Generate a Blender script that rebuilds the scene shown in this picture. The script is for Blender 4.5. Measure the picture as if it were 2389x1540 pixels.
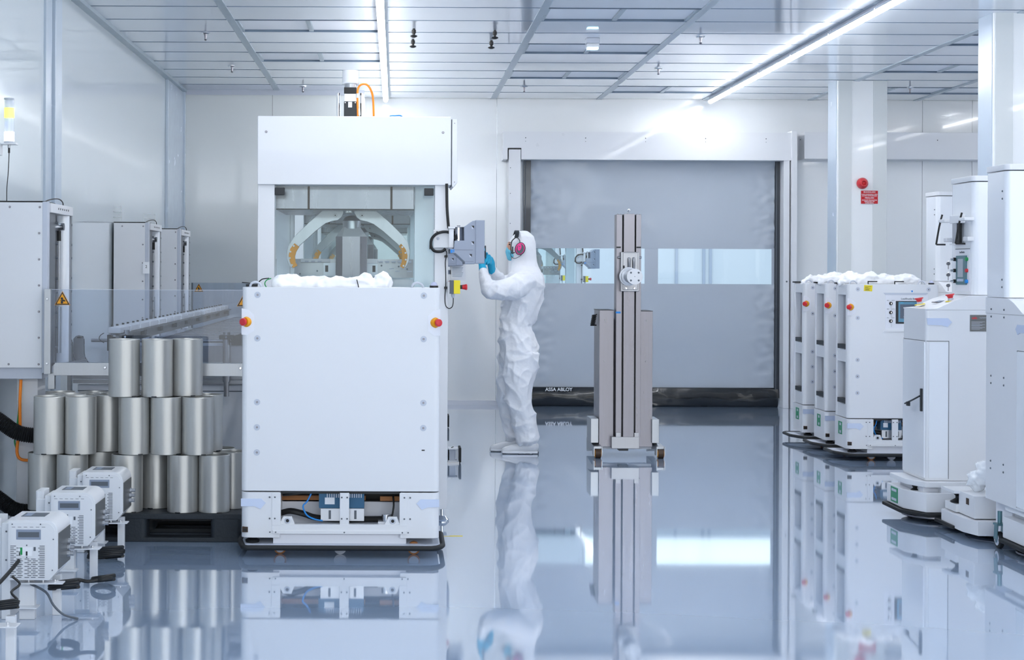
import bpy, bmesh, math, random
from mathutils import Vector, Matrix, noise
random.seed(7)
for o in list(bpy.data.objects): bpy.data.objects.remove(o)
SC = bpy.context.scene
COL = SC.collection
PI = math.pi
# ------------------------------------------------------------------ camera, world, exposure
F = 3700.0; CH = 1.47; VX = 924.0; VY = 633.0; ROLL = 0.0045; CZ = 3.38
cam = bpy.data.cameras.new('camera'); camo = bpy.data.objects.new('camera', cam); COL.objects.link(camo)
camo.location = (0, 0, CH); camo.rotation_euler = (PI/2, -ROLL, 0)
cam.sensor_width = 36; cam.lens = F/2389*36
cam.shift_x = (1194.5-VX)/2389; cam.shift_y = -(770-VY)/2389
cam.clip_end = 100
SC.camera = camo
SC.view_settings.view_transform = 'Standard'; SC.view_settings.look = 'None'
SC.view_settings.gamma = 1; SC.view_settings.use_curve_mapping = False
SC.view_settings.exposure = 1.92
W = bpy.data.worlds.new('world'); SC.world = W; W.use_nodes = True
W.node_tree.nodes['Background'].inputs[0].default_value = (0.95, 0.98, 1.0, 1)
W.node_tree.nodes['Background'].inputs[1].default_value = 0.50
TUBE = 13.0
def area(name, loc, rot, sx, sy, power, col=(0.86, 0.93, 1.0)):
    l = bpy.data.lights.new(name, 'AREA'); l.shape = 'RECTANGLE'; l.size = sx; l.size_y = sy; l.energy = power; l.color = col
    o = bpy.data.objects.new(name, l); o.location = loc; o.rotation_euler = rot; COL.objects.link(o); return o
# the rows of ceiling lamps over the part of the hall behind the camera
area('hall_lamps_behind_camera', (1.5, -0.6, 3.30), (math.radians(38), 0, 0), 7.0, 1.2, 60)

def X(px, Y): return (px-VX)*Y/F
def Z(py, Y, px=VX): return CH-((py-VY)-ROLL*(px-VX))*Y/F
# ------------------------------------------------------------------ materials
def lin(h):
    h = h.lstrip('#'); out = []
    for i in (0, 2, 4):
        c = int(h[i:i+2], 16)/255
        out.append(c/12.92 if c <= .04045 else ((c+.055)/1.055)**2.4)
    return (*out, 1)
MT = {}
def mat(name, col, rough=.4, metal=0, coat=0, bump=0, scale=8, stretch=(1, 1, 1), var=.06, emit=None, trans=0, alpha=1, ior=1.5, cvar=0):
    m = bpy.data.materials.new(name); m.use_nodes = True; nt = m.node_tree; b = nt.nodes['Principled BSDF']
    c = lin(col)
    b.inputs['Base Color'].default_value = c; b.inputs['Metallic'].default_value = metal
    b.inputs['Coat Weight'].default_value = coat; b.inputs['IOR'].default_value = ior
    b.inputs['Coat Roughness'].default_value = .04
    b.inputs['Transmission Weight'].default_value = trans; b.inputs['Alpha'].default_value = alpha
    tc = nt.nodes.new('ShaderNodeTexCoord'); mp = nt.nodes.new('ShaderNodeMapping'); mp.inputs['Scale'].default_value = stretch
    nz = nt.nodes.new('ShaderNodeTexNoise'); nz.inputs['Scale'].default_value = scale; nz.inputs['Detail'].default_value = 3
    nt.links.new(tc.outputs['Object'], mp.inputs[0]); nt.links.new(mp.outputs[0], nz.inputs['Vector'])
    mr = nt.nodes.new('ShaderNodeMapRange'); mr.inputs[3].default_value = max(0, rough-var); mr.inputs[4].default_value = min(1, rough+var)
    nt.links.new(nz.outputs['Fac'], mr.inputs[0]); nt.links.new(mr.outputs[0], b.inputs['Roughness'])
    if cvar:
        mx = nt.nodes.new('ShaderNodeMix'); mx.data_type = 'RGBA'
        mx.inputs[6].default_value = tuple(v*(1-cvar) for v in c[:3])+(1,); mx.inputs[7].default_value = tuple(min(1, v*(1+cvar)) for v in c[:3])+(1,)
        nt.links.new(nz.outputs['Fac'], mx.inputs[0]); nt.links.new(mx.outputs[2], b.inputs['Base Color'])
    if bump:
        bp = nt.nodes.new('ShaderNodeBump'); bp.inputs['Strength'].default_value = bump; bp.inputs['Distance'].default_value = .01
        nt.links.new(nz.outputs['Fac'], bp.inputs['Height']); nt.links.new(bp.outputs[0], b.inputs['Normal'])
    if emit:
        b.inputs['Emission Color'].default_value = lin(emit[0]); b.inputs['Emission Strength'].default_value = emit[1]
    MT[name] = m; return m
mat('wall', '#edf0f2', .16, coat=.3, bump=.035, scale=1.6, var=.04)
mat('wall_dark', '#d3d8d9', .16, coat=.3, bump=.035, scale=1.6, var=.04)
mat('wall_trim', '#b9c6d4', .25)
mat('ceiling', '#dde4ec', .07, coat=.5, bump=.02, scale=1.2, var=.03)
mat('joint', '#74869a', .5)
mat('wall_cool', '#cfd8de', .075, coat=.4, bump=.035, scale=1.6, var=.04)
mat('ceiling_gap', '#2c3c4e', .5)
mat('rail', '#aab8c2', .3, metal=.3)
mat('filter', '#f2f5fb', .35)
mat('floor', '#9db2cd', .04, coat=1, bump=.006, scale=.7, var=.01, ior=1.6, cvar=.03)
MT['floor'].node_tree.nodes['Principled BSDF'].inputs['Coat IOR'].default_value = 1.85
mat('white', '#e4e6ea', .3, coat=.15, var=.05)
mat('white_gloss', '#eef2f8', .12, coat=.6, bump=.02, scale=3)
mat('white_matte', '#e9ebf2', .5)
mat('lgrey', '#c4cad6', .4)
mat('blueplastic', '#c6d3ec', .2, coat=.5)
mat('termgrey', '#9aa3b4', .45)
mat('dgrey', '#5c636b', .5)
mat('dark', '#1c2126', .45)
mat('black', '#0b0d0f', .5)
mat('rubber', '#15181b', .6)
mat('steel', '#9fa0a4', .32, metal=.9, scale=3, stretch=(30, 30, 1), var=.08, bump=.02, cvar=.06)
mat('steel_light', '#adb0b4', .34, metal=.85, scale=3, stretch=(40, 40, 1), var=.08, bump=.02, cvar=.05)
mat('steel_dark', '#86848a', .3, metal=.9, scale=2, stretch=(14, 14, 1), var=.1, bump=.02, cvar=.12)
mat('can', '#c0c0bd', .36, metal=.6, scale=2.5, stretch=(26, 26, 1), var=.07, bump=.02, cvar=.04)
mat('chrome', '#d8dade', .12, metal=1)
mat('castalu', '#b9bdc4', .35, metal=.7)
mat('curtain', '#b6bfca', .42, coat=.15, bump=.12, scale=2.2, stretch=(1, 1, 1), cvar=.03)
mat('curtain_edge', '#202833', .4, bump=.2, scale=8, coat=.3)
mat('pvc_black', '#0d1114', .22, bump=.5, scale=5, coat=.5, stretch=(1.3, 1, 3))
def sheetmat(name, tint, f0=.04, f1=.5):
    m = bpy.data.materials.new(name); m.use_nodes = True; nt = m.node_tree; nt.nodes.clear()
    out = nt.nodes.new('ShaderNodeOutputMaterial'); mx = nt.nodes.new('ShaderNodeMixShader'); tr = nt.nodes.new('ShaderNodeBsdfTransparent'); gl = nt.nodes.new('ShaderNodeBsdfGlossy')
    lw = nt.nodes.new('ShaderNodeLayerWeight'); lw.inputs[0].default_value = .5; fr = nt.nodes.new('ShaderNodeMath'); fr.operation = 'POWER'; fr.inputs[1].default_value = 4.0; nt.links.new(lw.outputs['Facing'], fr.inputs[0]); gl.inputs['Roughness'].default_value = .02
    mp = nt.nodes.new('ShaderNodeMapRange'); mp.inputs[3].default_value = f0; mp.inputs[4].default_value = f1+f0
    tr.inputs[0].default_value = lin(tint)
    nt.links.new(fr.outputs[0], mp.inputs[0]); nt.links.new(mp.outputs[0], mx.inputs[0]); nt.links.new(tr.outputs[0], mx.inputs[1]); nt.links.new(gl.outputs[0], mx.inputs[2]); nt.links.new(mx.outputs[0], out.inputs[0])
    MT[name] = m
sheetmat('glass', '#f8fdfd', .025, .6)
sheetmat('polycarb', '#eaeff6', .05, .6)
mat('red', '#d5202e', .35, coat=.3)
mat('redsign', '#c90f1d', .5)
mat('yellow', '#f2dc10', .35)
mat('amber', '#f0a312', .35)
mat('orange', '#ff8c1a', .4)
mat('pad', '#ee9d1b', .5)
mat('brown', '#3a2410', .5)
mat('blue', '#0f86d8', .4)
mat('cyan', '#23b2dc', .42, bump=.15, scale=60)
mat('mask', '#74cbe4', .7, bump=.2, scale=40)
mat('pink', '#ff2f93', .35)
mat('skin', '#d9a48c', .5)
mat('cloth', '#f4f6fb', .5, bump=1.0, scale=13, cvar=.01)
mat('bag', '#f7f8fb', .5, bump=.3, scale=14)
mat('plasticbag', '#f2f6fb', .15, bump=.3, scale=25, coat=.5)
mat('bluebox', '#2b6184', .45)
mat('copper', '#a8692c', .45)
mat('navy', '#243a66', .4)
mat('green', '#1d9a52', .4)
mat('pcb', '#2c8f66', .4)
mat('teal', '#5f8790', .3, metal=.5)
mat('screen', '#2f7fa0', .15, coat=.4)
mat('screen_dark', '#42546a', .15)
mat('screen_grey', '#a8b2bb', .3)
mat('plate', '#6d6f70', .4, metal=.4)
mat('paper', '#f2f4f8', .7)
mat('print', '#8d98ab', .7)
mat('pallet', '#252c33', .6, bump=.2, scale=60)
mat('wood', '#7b6a5c', .5)
mat('tape', '#efd75a', .5)
mat('tube', '#ffffff', .4, emit=('#f7f8fa', TUBE))
mat('lamp_yellow', '#e8f08a', .3, emit=('#e8ff50', .45))
mat('lamp_clear', '#d6dcff', .15, alpha=.55)
mat('lamp_white', '#ffffff', .3, emit=('#f0f4ff', .8))
mat('ledblue', '#bdeaff', .3, emit=('#a8e6ff', 1.5))

# ------------------------------------------------------------------ mesh helpers
def worldloc(o):
    v = Vector((0, 0, 0))
    while o: v += Vector(o.location); o = o.parent
    return v
class MB:
    def __init__(s): s.bm = bmesh.new(); s.ms = []; s.cur = 0
    def m(s, name):
        if name not in s.ms: s.ms.append(name)
        s.cur = s.ms.index(name); return s
    def _f(s, faces):
        for f in faces: f.material_index = s.cur
    def box(s, x0, x1, y0, y1, z0, z1, bev=0):
        n0 = len(s.bm.faces)
        t = bmesh.new() if bev else s.bm
        v = [t.verts.new((x, y, z)) for x in (x0, x1) for y in (y0, y1) for z in (z0, z1)]
        fs = []
        for q in ((0, 1, 3, 2), (4, 6, 7, 5), (0, 4, 5, 1), (2, 3, 7, 6), (0, 2, 6, 4), (1, 5, 7, 3)):
            fs.append(t.faces.new([v[i] for i in q]))
        if bev:
            bmesh.ops.bevel(t, geom=t.edges[:], offset=bev, segments=2, profile=.5, affect='EDGES')
            s.merge(t)
        else: s._f(fs)
        return s
    def merge(s, t, M=None):
        mp = {}
        for v in t.verts: mp[v] = s.bm.verts.new(M @ v.co if M else v.co)
        for f in t.faces:
            try: g = s.bm.faces.new([mp[v] for v in f.verts]); g.material_index = s.cur
            except ValueError: pass
        t.free(); return s
    def rbox(s, x0, x1, y0, y1, z0, z1, r, seg=6, corners='1111', bev=0):
        """box with rounded vertical corners (order: x0y0, x1y0, x1y1, x0y1)"""
        pts = []
        cs = [(x0+r, y0+r, PI), (x1-r, y0+r, 1.5*PI), (x1-r, y1-r, 0), (x0+r, y1-r, .5*PI)]
        raw = [(x0, y0), (x1, y0), (x1, y1), (x0, y1)]
        for i, (cx, cy, a) in enumerate(cs):
            if corners[i] == '1':
                for k in range(seg+1):
                    t = a+PI/2*k/seg; pts.append((cx+r*math.cos(t), cy+r*math.sin(t)))
            else: pts.append(raw[i])
        return s.poly(pts, 'z', z0, z1, bev)
    def poly(s, pts, axis, a, b, bev=0):
        """closed outline extruded along an axis between a and b"""
        def P(p, t): return {'z': (p[0], p[1], t), 'y': (p[0], t, p[1]), 'x': (t, p[0], p[1])}[axis]
        t = bmesh.new()
        A = [t.verts.new(P(p, a)) for p in pts]; B = [t.verts.new(P(p, b)) for p in pts]
        n = len(pts)
        t.faces.new(A); t.faces.new(B[::-1])
        for i in range(n): t.faces.new((A[i], B[i], B[(i+1) % n], A[(i+1) % n]))
        bmesh.ops.recalc_face_normals(t, faces=t.faces[:])
        if bev:
            es = [e for e in t.edges if (e.verts[0] in A) == (e.verts[1] in A)]
            bmesh.ops.bevel(t, geom=es, offset=bev, segments=2, profile=.5, affect='EDGES')
        return s.merge(t)
    def frus(s, bot, top):
        """any two matching loops of 3D points"""
        t = bmesh.new(); A = [t.verts.new(p) for p in bot]; B = [t.verts.new(p) for p in top]; n = len(A)
        t.faces.new(A); t.faces.new(B[::-1])
        for i in range(n): t.faces.new((A[i], B[i], B[(i+1) % n], A[(i+1) % n]))
        bmesh.ops.recalc_face_normals(t, faces=t.faces[:]); return s.merge(t)
    def cyl(s, p0, p1, r, r2=None, seg=20):
        return s.lathe(p0, p1, [(0, r), (1, r if r2 is None else r2)], seg)
    def lathe(s, p0, p1, prof, seg=20):
        p0 = Vector(p0); p1 = Vector(p1); d = (p1-p0); L = d.length; q = d.to_track_quat('Z', 'Y')
        t = bmesh.new(); rings = []
        for (u, r) in prof:
            rings.append([t.verts.new(p0+q @ Vector((max(r, 1e-4)*math.cos(2*PI*k/seg), max(r, 1e-4)*math.sin(2*PI*k/seg), u*L))) for k in range(seg)])
        for a, b in zip(rings, rings[1:]):
            for k in range(seg): t.faces.new((a[k], a[(k+1) % seg], b[(k+1) % seg], b[k]))
        t.faces.new(rings[0][::-1]); t.faces.new(rings[-1]); return s.merge(t)
    def tube(s, pts, r, seg=8, smooth=4):
        P = [Vector(p) for p in pts]
        if smooth > 1 and len(P) > 2:
            Q = []
            for i in range(len(P)-1):
                a = P[max(i-1, 0)]; b = P[i]; c = P[i+1]; d = P[min(i+2, len(P)-1)]
                for k in range(smooth):
                    t = k/smooth
                    Q.append(.5*((2*b)+(c-a)*t+(2*a-5*b+4*c-d)*t*t+(3*b-a-3*c+d)*t**3))
            Q.append(P[-1]); P = Q
        t = bmesh.new(); rings = []; up = Vector((.13, .31, .94)).normalized(); n = None
        for i, p in enumerate(P):
            d = (P[min(i+1, len(P)-1)]-P[max(i-1, 0)]).normalized()
            if n is None: n = d.cross(up); n.normalize()
            else: n = (n-d*n.dot(d)).normalized()
            m = d.cross(n); rr = r(i/(len(P)-1)) if callable(r) else r
            rings.append([t.verts.new(p+rr*(n*math.cos(2*PI*k/seg)+m*math.sin(2*PI*k/seg))) for k in range(seg)])
        for a, b in zip(rings, rings[1:]):
            for k in range(seg): t.faces.new((a[k], a[(k+1) % seg], b[(k+1) % seg], b[k]))
        t.faces.new(rings[0][::-1]); t.faces.new(rings[-1])
        bmesh.ops.recalc_face_normals(t, faces=t.faces[:]); return s.merge(t)
    def sphere(s, c, r, seg=16, sc=(1, 1, 1)):
        t = bmesh.new(); bmesh.ops.create_uvsphere(t, u_segments=seg, v_segments=max(6, seg//2), radius=r)
        return s.merge(t, Matrix.Translation(c) @ Matrix.Diagonal((*sc, 1)))
    def screw(s, x, y, z, r=.006, ax='y', d=-1):
        e = {'y': (0, d*.004, 0), 'x': (d*.004, 0, 0), 'z': (0, 0, d*.004)}[ax]
        return s.cyl((x, y, z), (x+e[0], y+e[1], z+e[2]), r, r*.7, 10)
    def text(s, txt, c, size, ax='y', mode='CENTER', bold=0, sx=1):
        """flat letters on a plane facing -Y ('y') or -X ('x')"""
        cu = bpy.data.curves.new('t', 'FONT'); cu.body = txt; cu.size = size; cu.align_x = mode; cu.align_y = 'CENTER'; cu.extrude = .0004; cu.offset = bold
        o = bpy.data.objects.new('t', cu); COL.objects.link(o)
        dg = bpy.context.evaluated_depsgraph_get(); me = bpy.data.meshes.new_from_object(o.evaluated_get(dg))
        t = bmesh.new(); t.from_mesh(me)
        R = Matrix.Rotation(PI/2, 4, 'X')
        if ax == 'x': R = Matrix.Rotation(-PI/2, 4, 'Z') @ R
        s.merge(t, Matrix.Translation(c) @ R @ Matrix.Diagonal((sx, 1, 1, 1)))
        bpy.data.objects.remove(o); bpy.data.curves.remove(cu); bpy.data.meshes.remove(me); return s
    def build(s, name, material=None, parent=None, label=None, cat=None, group=None, kind=None, origin=None, smooth=40, bevel=0):
        me = bpy.data.meshes.new(name)
        off = worldloc(parent) if parent else Vector(origin or (0, 0, 0))
        bmesh.ops.recalc_face_normals(s.bm, faces=s.bm.faces[:]) if False else None
        for v in s.bm.verts: v.co -= off
        s.bm.to_mesh(me); s.bm.free()
        for n in (s.ms or [material]): me.materials.append(MT[n])
        if smooth:
            me.polygons.foreach_set('use_smooth', [True]*len(me.polygons)); me.set_sharp_from_angle(angle=math.radians(smooth))
        o = bpy.data.objects.new(name, me); COL.objects.link(o)
        if parent: o.parent = parent
        else: o.location = off
        if bevel:
            b = o.modifiers.new('bevel', 'BEVEL'); b.width = bevel; b.segments = 2; b.limit_method = 'ANGLE'; b.angle_limit = math.radians(40); b.harden_normals = False
        if 0 < smooth < 60:
            w = o.modifiers.new('normals', 'WEIGHTED_NORMAL'); w.keep_sharp = True; w.weight = 100
        return tag(o, label, cat, group, kind)
def tag(o, label=None, cat=None, group=None, kind=None):
    for k, v in (('label', label), ('category', cat), ('group', group), ('kind', kind)):
        if v: o[k] = v
    return o
def thing(name, loc, label, cat, group=None):
    o = bpy.data.objects.new(name, None); o.empty_display_size = .1; COL.objects.link(o); o.location = loc
    return tag(o, label, cat, group)
KIDS = None
def copy_tree(o, parent=None, loc=None, label=None, skip=()):
    c = o.copy(); COL.objects.link(c); c.parent = parent
    if loc is not None: c.location = loc
    if label: c['label'] = label
    for ch in [q for q in bpy.data.objects if q.parent == o]:
        if ch.name.split('.')[0] not in skip: copy_tree(ch, c, skip=skip)
    return c
def blob(shapes, voxel, smooth=6, disp=None, decimate=None):
    """closed shapes fused into one continuous surface; returns a bmesh"""
    mb = MB(); shapes(mb)
    me = bpy.data.meshes.new('b'); mb.bm.to_mesh(me); mb.bm.free()
    o = bpy.data.objects.new('b', me); COL.objects.link(o)
    r = o.modifiers.new('r', 'REMESH'); r.mode = 'VOXEL'; r.voxel_size = voxel
    if smooth: sm = o.modifiers.new('s', 'SMOOTH'); sm.iterations = smooth; sm.factor = .5
    dg = bpy.context.evaluated_depsgraph_get(); m2 = bpy.data.meshes.new_from_object(o.evaluated_get(dg))
    t = bmesh.new(); t.from_mesh(m2); bpy.data.objects.remove(o); bpy.data.meshes.remove(me); bpy.data.meshes.remove(m2)
    if disp:
        t.normal_update()
        mv = [(v, v.co+v.normal*disp(v.co, v.normal)) for v in t.verts]
        for v, c in mv: v.co = c
    return t
def loft(mb, rings, seg=24):
    """rings of (cx, cy, cz, rx, ry[, tilt]) : ellipses lying flat, stacked; closed ends"""
    t = bmesh.new(); R = []
    for rg in rings:
        cx, cy, cz, rx, ry = rg[:5]; tl = rg[5] if len(rg) > 5 else 0
        R.append([t.verts.new((cx+rx*math.cos(2*PI*k/seg)*math.cos(tl), cy+ry*math.sin(2*PI*k/seg), cz+rx*math.cos(2*PI*k/seg)*math.sin(tl))) for k in range(seg)])
    for a, b in zip(R, R[1:]):
        for k in range(seg): t.faces.new((a[k], a[(k+1) % seg], b[(k+1) % seg], b[k]))
    t.faces.new(R[0][::-1]); t.faces.new(R[-1]); bmesh.ops.recalc_face_normals(t, faces=t.faces[:]); mb.merge(t)
def limb(mb, pts, seg=16):
    """tapered limb through (x, y, z, r) joints"""
    for a, b in zip(pts, pts[1:]):
        t = bmesh.new(); vs = []
        for p in (a, b):
            u = bmesh.ops.create_icosphere(t, subdivisions=2, radius=p[3])['verts']
            for v in u: v.co += Vector(p[:3])
        h = bmesh.ops.convex_hull(t, input=t.verts[:])
        bmesh.ops.delete(t, geom=[g for g in h['geom_interior'] if isinstance(g, bmesh.types.BMVert)], context='VERTS')
        # drop faces that are left inside the hull
        hull = set(g for g in h['geom'] if isinstance(g, bmesh.types.BMFace))
        bmesh.ops.delete(t, geom=[f for f in t.faces if f not in hull], context='FACES')
        bmesh.ops.recalc_face_normals(t, faces=t.faces[:]); mb.merge(t)
# ------------------------------------------------------------------ the hall
YW = 17.5; YL = 16.75; XL = -2.277; XR = 8.2; XS = -.344
S = 'structure'
b = MB(); b.box(XL-.05, XR+.3, -3, YW+.1, -.1, 0); b.build('floor', 'floor', kind=S, smooth=0)
# ceiling: glossy metal cassettes with narrow gaps, some fields opened to the filters
b = MB().m('ceiling_gap'); b.box(XL-.1, XR+.3, -1.2, YW+.1, CZ+.06, CZ+.12); b.m('ceiling')
RX = [XL-.02, -1.265, -.10, 1.065, 2.23, 3.395, 4.56, 5.725, 6.89, XR]
open_f = {}
for k in range(32):
    y1 = 17.47-.6*k; y0 = y1-.6
    for i in range(len(RX)-1):
        x0, x1 = RX[i], RX[i+1]
        ph = {1: (5, 8, 11, 14), 3: (3, 6, 9, 12), 4: (1, 13), 6: (1, 4, 7, 10), 7: (1, 4, 7, 10)}.get(i, ())
        if i == 3 and k in (3-0,): pass
        if k in ph:
            open_f[(i, k)] = (x0, x1, y0, y1)
        else: b.box(x0+.004, x1-.004, y0+.011, y1-.011, CZ, CZ+.05)
b.m('joint')
for k in range(31):
    b.box(XL, XR, 17.47-.6*k-.604, 17.47-.6*k-.596, CZ-.0025, CZ+.02)
ceil = b.build('ceiling', kind=S, smooth=0)
b = MB()
for (x0, x1, y0, y1) in open_f.values():
    xm = (x0+x1)/2
    b.m('filter').box(x0+.05, xm-.02, y0+.02, y1-.03, CZ+.012, CZ+.05).box(xm+.02, x1-.05, y0+.02, y1-.03, CZ+.012, CZ+.05)
    b.m('rail').box(xm-.018, xm+.018, y0+.01, y1-.02, CZ+.0, CZ+.03).box(x0+.004, x0+.05, y0+.005, y1-.005, CZ, CZ+.04).box(x1-.05, x1-.004, y0+.005, y1-.005, CZ, CZ+.04).m('ceiling_gap').box(x0+.004, x1-.004, y0+.0, y0+.014, CZ-.004, CZ+.04)
b.build('filter_panels', parent=ceil, smooth=0)
b = MB()
for x in RX[1:-1]: b.box(x-.03, x+.03, -1.2, YW-.01, CZ-.006, CZ+.004)
b.box(XL, XL+.06, -1.2, YL, CZ-.03, CZ+.002)
b.build('trim_1', 'rail', kind=S, smooth=0)
# walls
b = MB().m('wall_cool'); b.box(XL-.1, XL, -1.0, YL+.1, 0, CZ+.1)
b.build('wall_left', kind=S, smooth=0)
b = MB(); b.box(XL, XL+.035, 10.42, 10.62, 0, CZ, .004).box(XL, XL+.015, 10.22, 10.40, 0, CZ)
b.box(XL, XL+.03, 15.6, YL, 0, CZ-.03, .004); b.box(XL, XL+.05, 16.69, YL, 0, CZ-.03, .004)
b.build('trim_2', 'wall_trim', kind=S, smooth=0)
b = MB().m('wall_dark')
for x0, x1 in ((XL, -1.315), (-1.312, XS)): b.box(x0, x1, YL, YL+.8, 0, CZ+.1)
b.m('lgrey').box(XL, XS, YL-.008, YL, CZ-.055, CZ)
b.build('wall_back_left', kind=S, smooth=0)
DX0 = X(1222, YW); DX1 = X(1827, YW); DZ = Z(372, YW, 1500)   # door opening
b = MB().m('wall')
for x0, x1 in ((XS, X(1157, YW)), (X(1158, YW), DX0)): b.box(x0, x1, YW, YW+.12, 0, CZ+.1)
b.box(DX0, DX1, YW, YW+.12, DZ-.02, CZ+.1)
xs = [DX1, X(1937, YW), X(2151, YW), X(2267, YW), X(2389, YW)+.3, XR+.1]
for x0, x1 in zip(xs, xs[1:]): b.box(x0, x1-.004, YW, YW+.12, 0, CZ+.1)
b.m('white_matte').box(XS, DX0, YW-.02, YW, 0, .05)
b.build('wall_back', kind=S, smooth=0)
b = MB(); b.box(XR, XR+.1, 5, YW+.1, 0, CZ+.1); b.build('wall_right', 'wall', kind=S, smooth=0)
# the long cable duct boxing on the right of the door and its hangings
b = MB().m('white'); zt = Z(313, YW, 2000); zb = Z(375, YW, 2000)
b.box(X(1862, YW), XR, YW-.25, YW, zb, zt, .003)
b.m('dgrey')
for px in (1866, 2186): b.screw(X(px, YW-.25), YW-.25, Z(326, YW), .006)
b.build('wall_boxing', kind=S, smooth=0)
# columns
def pillar(nm, x0, x1, y0, y1):
    b = MB().m('wall'); b.box(x0, x1, y0, y1, 0, CZ+.02, .004)
    b.m('wall_dark').box(x0+.012, x0+.14, y0-.006, y0, 0, CZ)
    b.box(x1-.14, x1-.006, y0-.006, y0, 0, CZ)
    b.m('wall_trim').box(x0-.006, x0, y0+.02, y1, 0, CZ)
    return b.build(nm, kind=S, smooth=0)
pillar('wall_pillar_far', 4.37, 4.865, 15.73, 16.05)
pillar('wall_pillar_near', 4.36, 5.2, 11.59, 11.88)
# ------------------------------------------------------------------ the next hall seen through the door windows
b = MB().m('floor').box(-1, 9, YW+.1, 30, -.1, 0); b.build('floor_beyond', kind=S, smooth=0)
b = MB().m('ceiling').box(-1, 9, YW+.1, 30, CZ, CZ+.1); b.build('ceiling_beyond', kind=S, smooth=0)
b = MB().m('wall').box(-1, 9, 29, 29.1, 0, CZ)
for x in (2.9, 3.35, 5.1, 5.6, 5.72): b.m('lgrey').box(x, x+.05, 28.97, 29, 0, CZ)
b.build('wall_beyond', kind=S, smooth=0)
for x in (-1.1, 9.0): MB().m('wall').box(x, x+.1, YW+.1, 29.1, 0, CZ).build('wall_beyond_side', kind=S, smooth=0)
area('next_hall_lamps', (4, 23, 3.3), (0, 0, 0), 9, 11, 105)
# ------------------------------------------------------------------ roll-up door
door = thing('door_1', ((DX0+DX1)/2, YW, 0), None, None); door['kind'] = S
Yd = YW-.10
b = MB().m('white'); z0 = Z(373, Yd-.2, 1500); z1 = Z(308, Yd-.2, 1500)
yy = Yd-.20
b.poly([(X(1173, yy), z1), (X(1173, yy), z0-.0), (X(1183, yy), z0), (X(1183, yy), Z(345, yy, 1200)), (X(1215, yy), Z(345, yy, 1200)), (X(1215, yy), z0), (X(1845, yy), z0), (X(1845, yy), z1)], 'y', yy, YW)
b.m('dgrey')
for px in (1225, 1365, 1505, 1645, 1786): b.screw(X(px, yy), yy, Z(320, yy), .006); b.screw(X(px, yy), yy, Z(328, yy), .004)
b.m('black').box(X(1184, yy), X(1215, yy), yy+.001, yy+.03, Z(347, yy, 1200), Z(344, yy, 1200))
b.build('door_header', parent=door)
b = MB().m('white'); b.box(X(1186, yy), X(1214, yy), yy+.01, YW, 0, Z(348, yy, 1200), .004)
b.m('dgrey')
for py in (390, 450, 520, 900): b.screw(X(1190, yy), yy+.01, Z(py, yy), .005)
b.build('guide_rail', parent=door)
b = MB().m('white'); b.box(X(1828, yy), X(1842, yy), yy+.01, YW, 0, z0+.01, .004); b.box(X(1845, yy), X(1858, yy), yy-.02, YW, 0, z1+.02, .004)
b.m('dgrey').screw(X(1836, yy), yy+.01, Z(653, yy), .01)
b.build('guide_rail', parent=door)
def guide_black(x0, x1): return MB().m('curtain_edge').box(x0, x1, Yd-.03, Yd+.05, .1, z0+.02).m('dgrey').box(x0+.01, x0+.02, Yd-.034, Yd-.03, .1, z0)
guide_black(X(1221, Yd), X(1237, Yd)).build('side_seal', parent=door, smooth=0, label='black side seal')
guide_black(X(1806, Yd), X(1827, Yd)).build('side_seal', parent=door, smooth=0, label='black side seal')
# curtain: slightly waving sheet in bands, leaving the window strip open
def sheet(x0, x1, za, zb, amp, nx=60, nz=30, y=Yd, fr=3.0):
    t = bmesh.new(); g = []
    def yv(u, v):
        x = x0+(x1-x0)*u; z = za+(zb-za)*v
        e = min(u, 1-u)*8; e = min(1, e)
        w = noise.noise(Vector((x*.8, z*1.1, 4)))*amp*1.2
        w += (1-e)*noise.noise(Vector((x*9+z*5, z*14-x*6, 1)))*amp*1.6
        w += noise.noise(Vector((x*fr-z*2.2, z*fr*.6+x*1.6, 9)))*amp*.35
        return y+w
    for th in (0, .006):
        g.append([[t.verts.new((x0+(x1-x0)*i/nx, yv(i/nx, j/nz)+th, za+(zb-za)*j/nz)) for j in range(nz+1)] for i in range(nx+1)])
    A, B = g
    for i in range(nx):
        for j in range(nz):
            t.faces.new((A[i][j], A[i+1][j], A[i+1][j+1], A[i][j+1])); t.faces.new((B[i][j], B[i][j+1], B[i+1][j+1], B[i+1][j]))
    for i in range(nx):
        t.faces.new((A[i][0], B[i][0], B[i+1][0], A[i+1][0])); t.faces.new((A[i][nz], A[i+1][nz], B[i+1][nz], B[i][nz]))
    for j in range(nz):
        t.faces.new((A[0][j], A[0][j+1], B[0][j+1], B[0][j])); t.faces.new((A[nx][j], B[nx][j], B[nx][j+1], A[nx][j+1]))
    return t
zw1 = Z(580, Yd, 1500); zw0 = Z(662, Yd, 1500); cx0 = X(1236, Yd); cx1 = X(1808, Yd)
b = MB().m('curtain')
b.merge(sheet(cx0, cx1, zw1, z0+.02, .016, 110, 50)); b.merge(sheet(cx0, cx1, Z(905, Yd, 1500), zw0, .014, 110, 50))
for a, c in ((cx0, X(1250, Yd)), (X(1504, Yd), X(1535, Yd)), (X(1800, Yd), cx1)): b.box(a, c, Yd, Yd+.006, zw0-.01, zw1+.01)
b.build('curtain', parent=door, smooth=60)
for a, c in ((1250, 1504), (1535, 1800)):
    MB().m('glass').box(X(a, Yd), X(c, Yd), Yd+.001, Yd+.005, zw0, zw1).build('window_pane', parent=door, smooth=0, label='clear window strip')
b = MB().m('pvc_black')
t = bmesh.new(); nx = 120; nr = 14; rings = []
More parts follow.
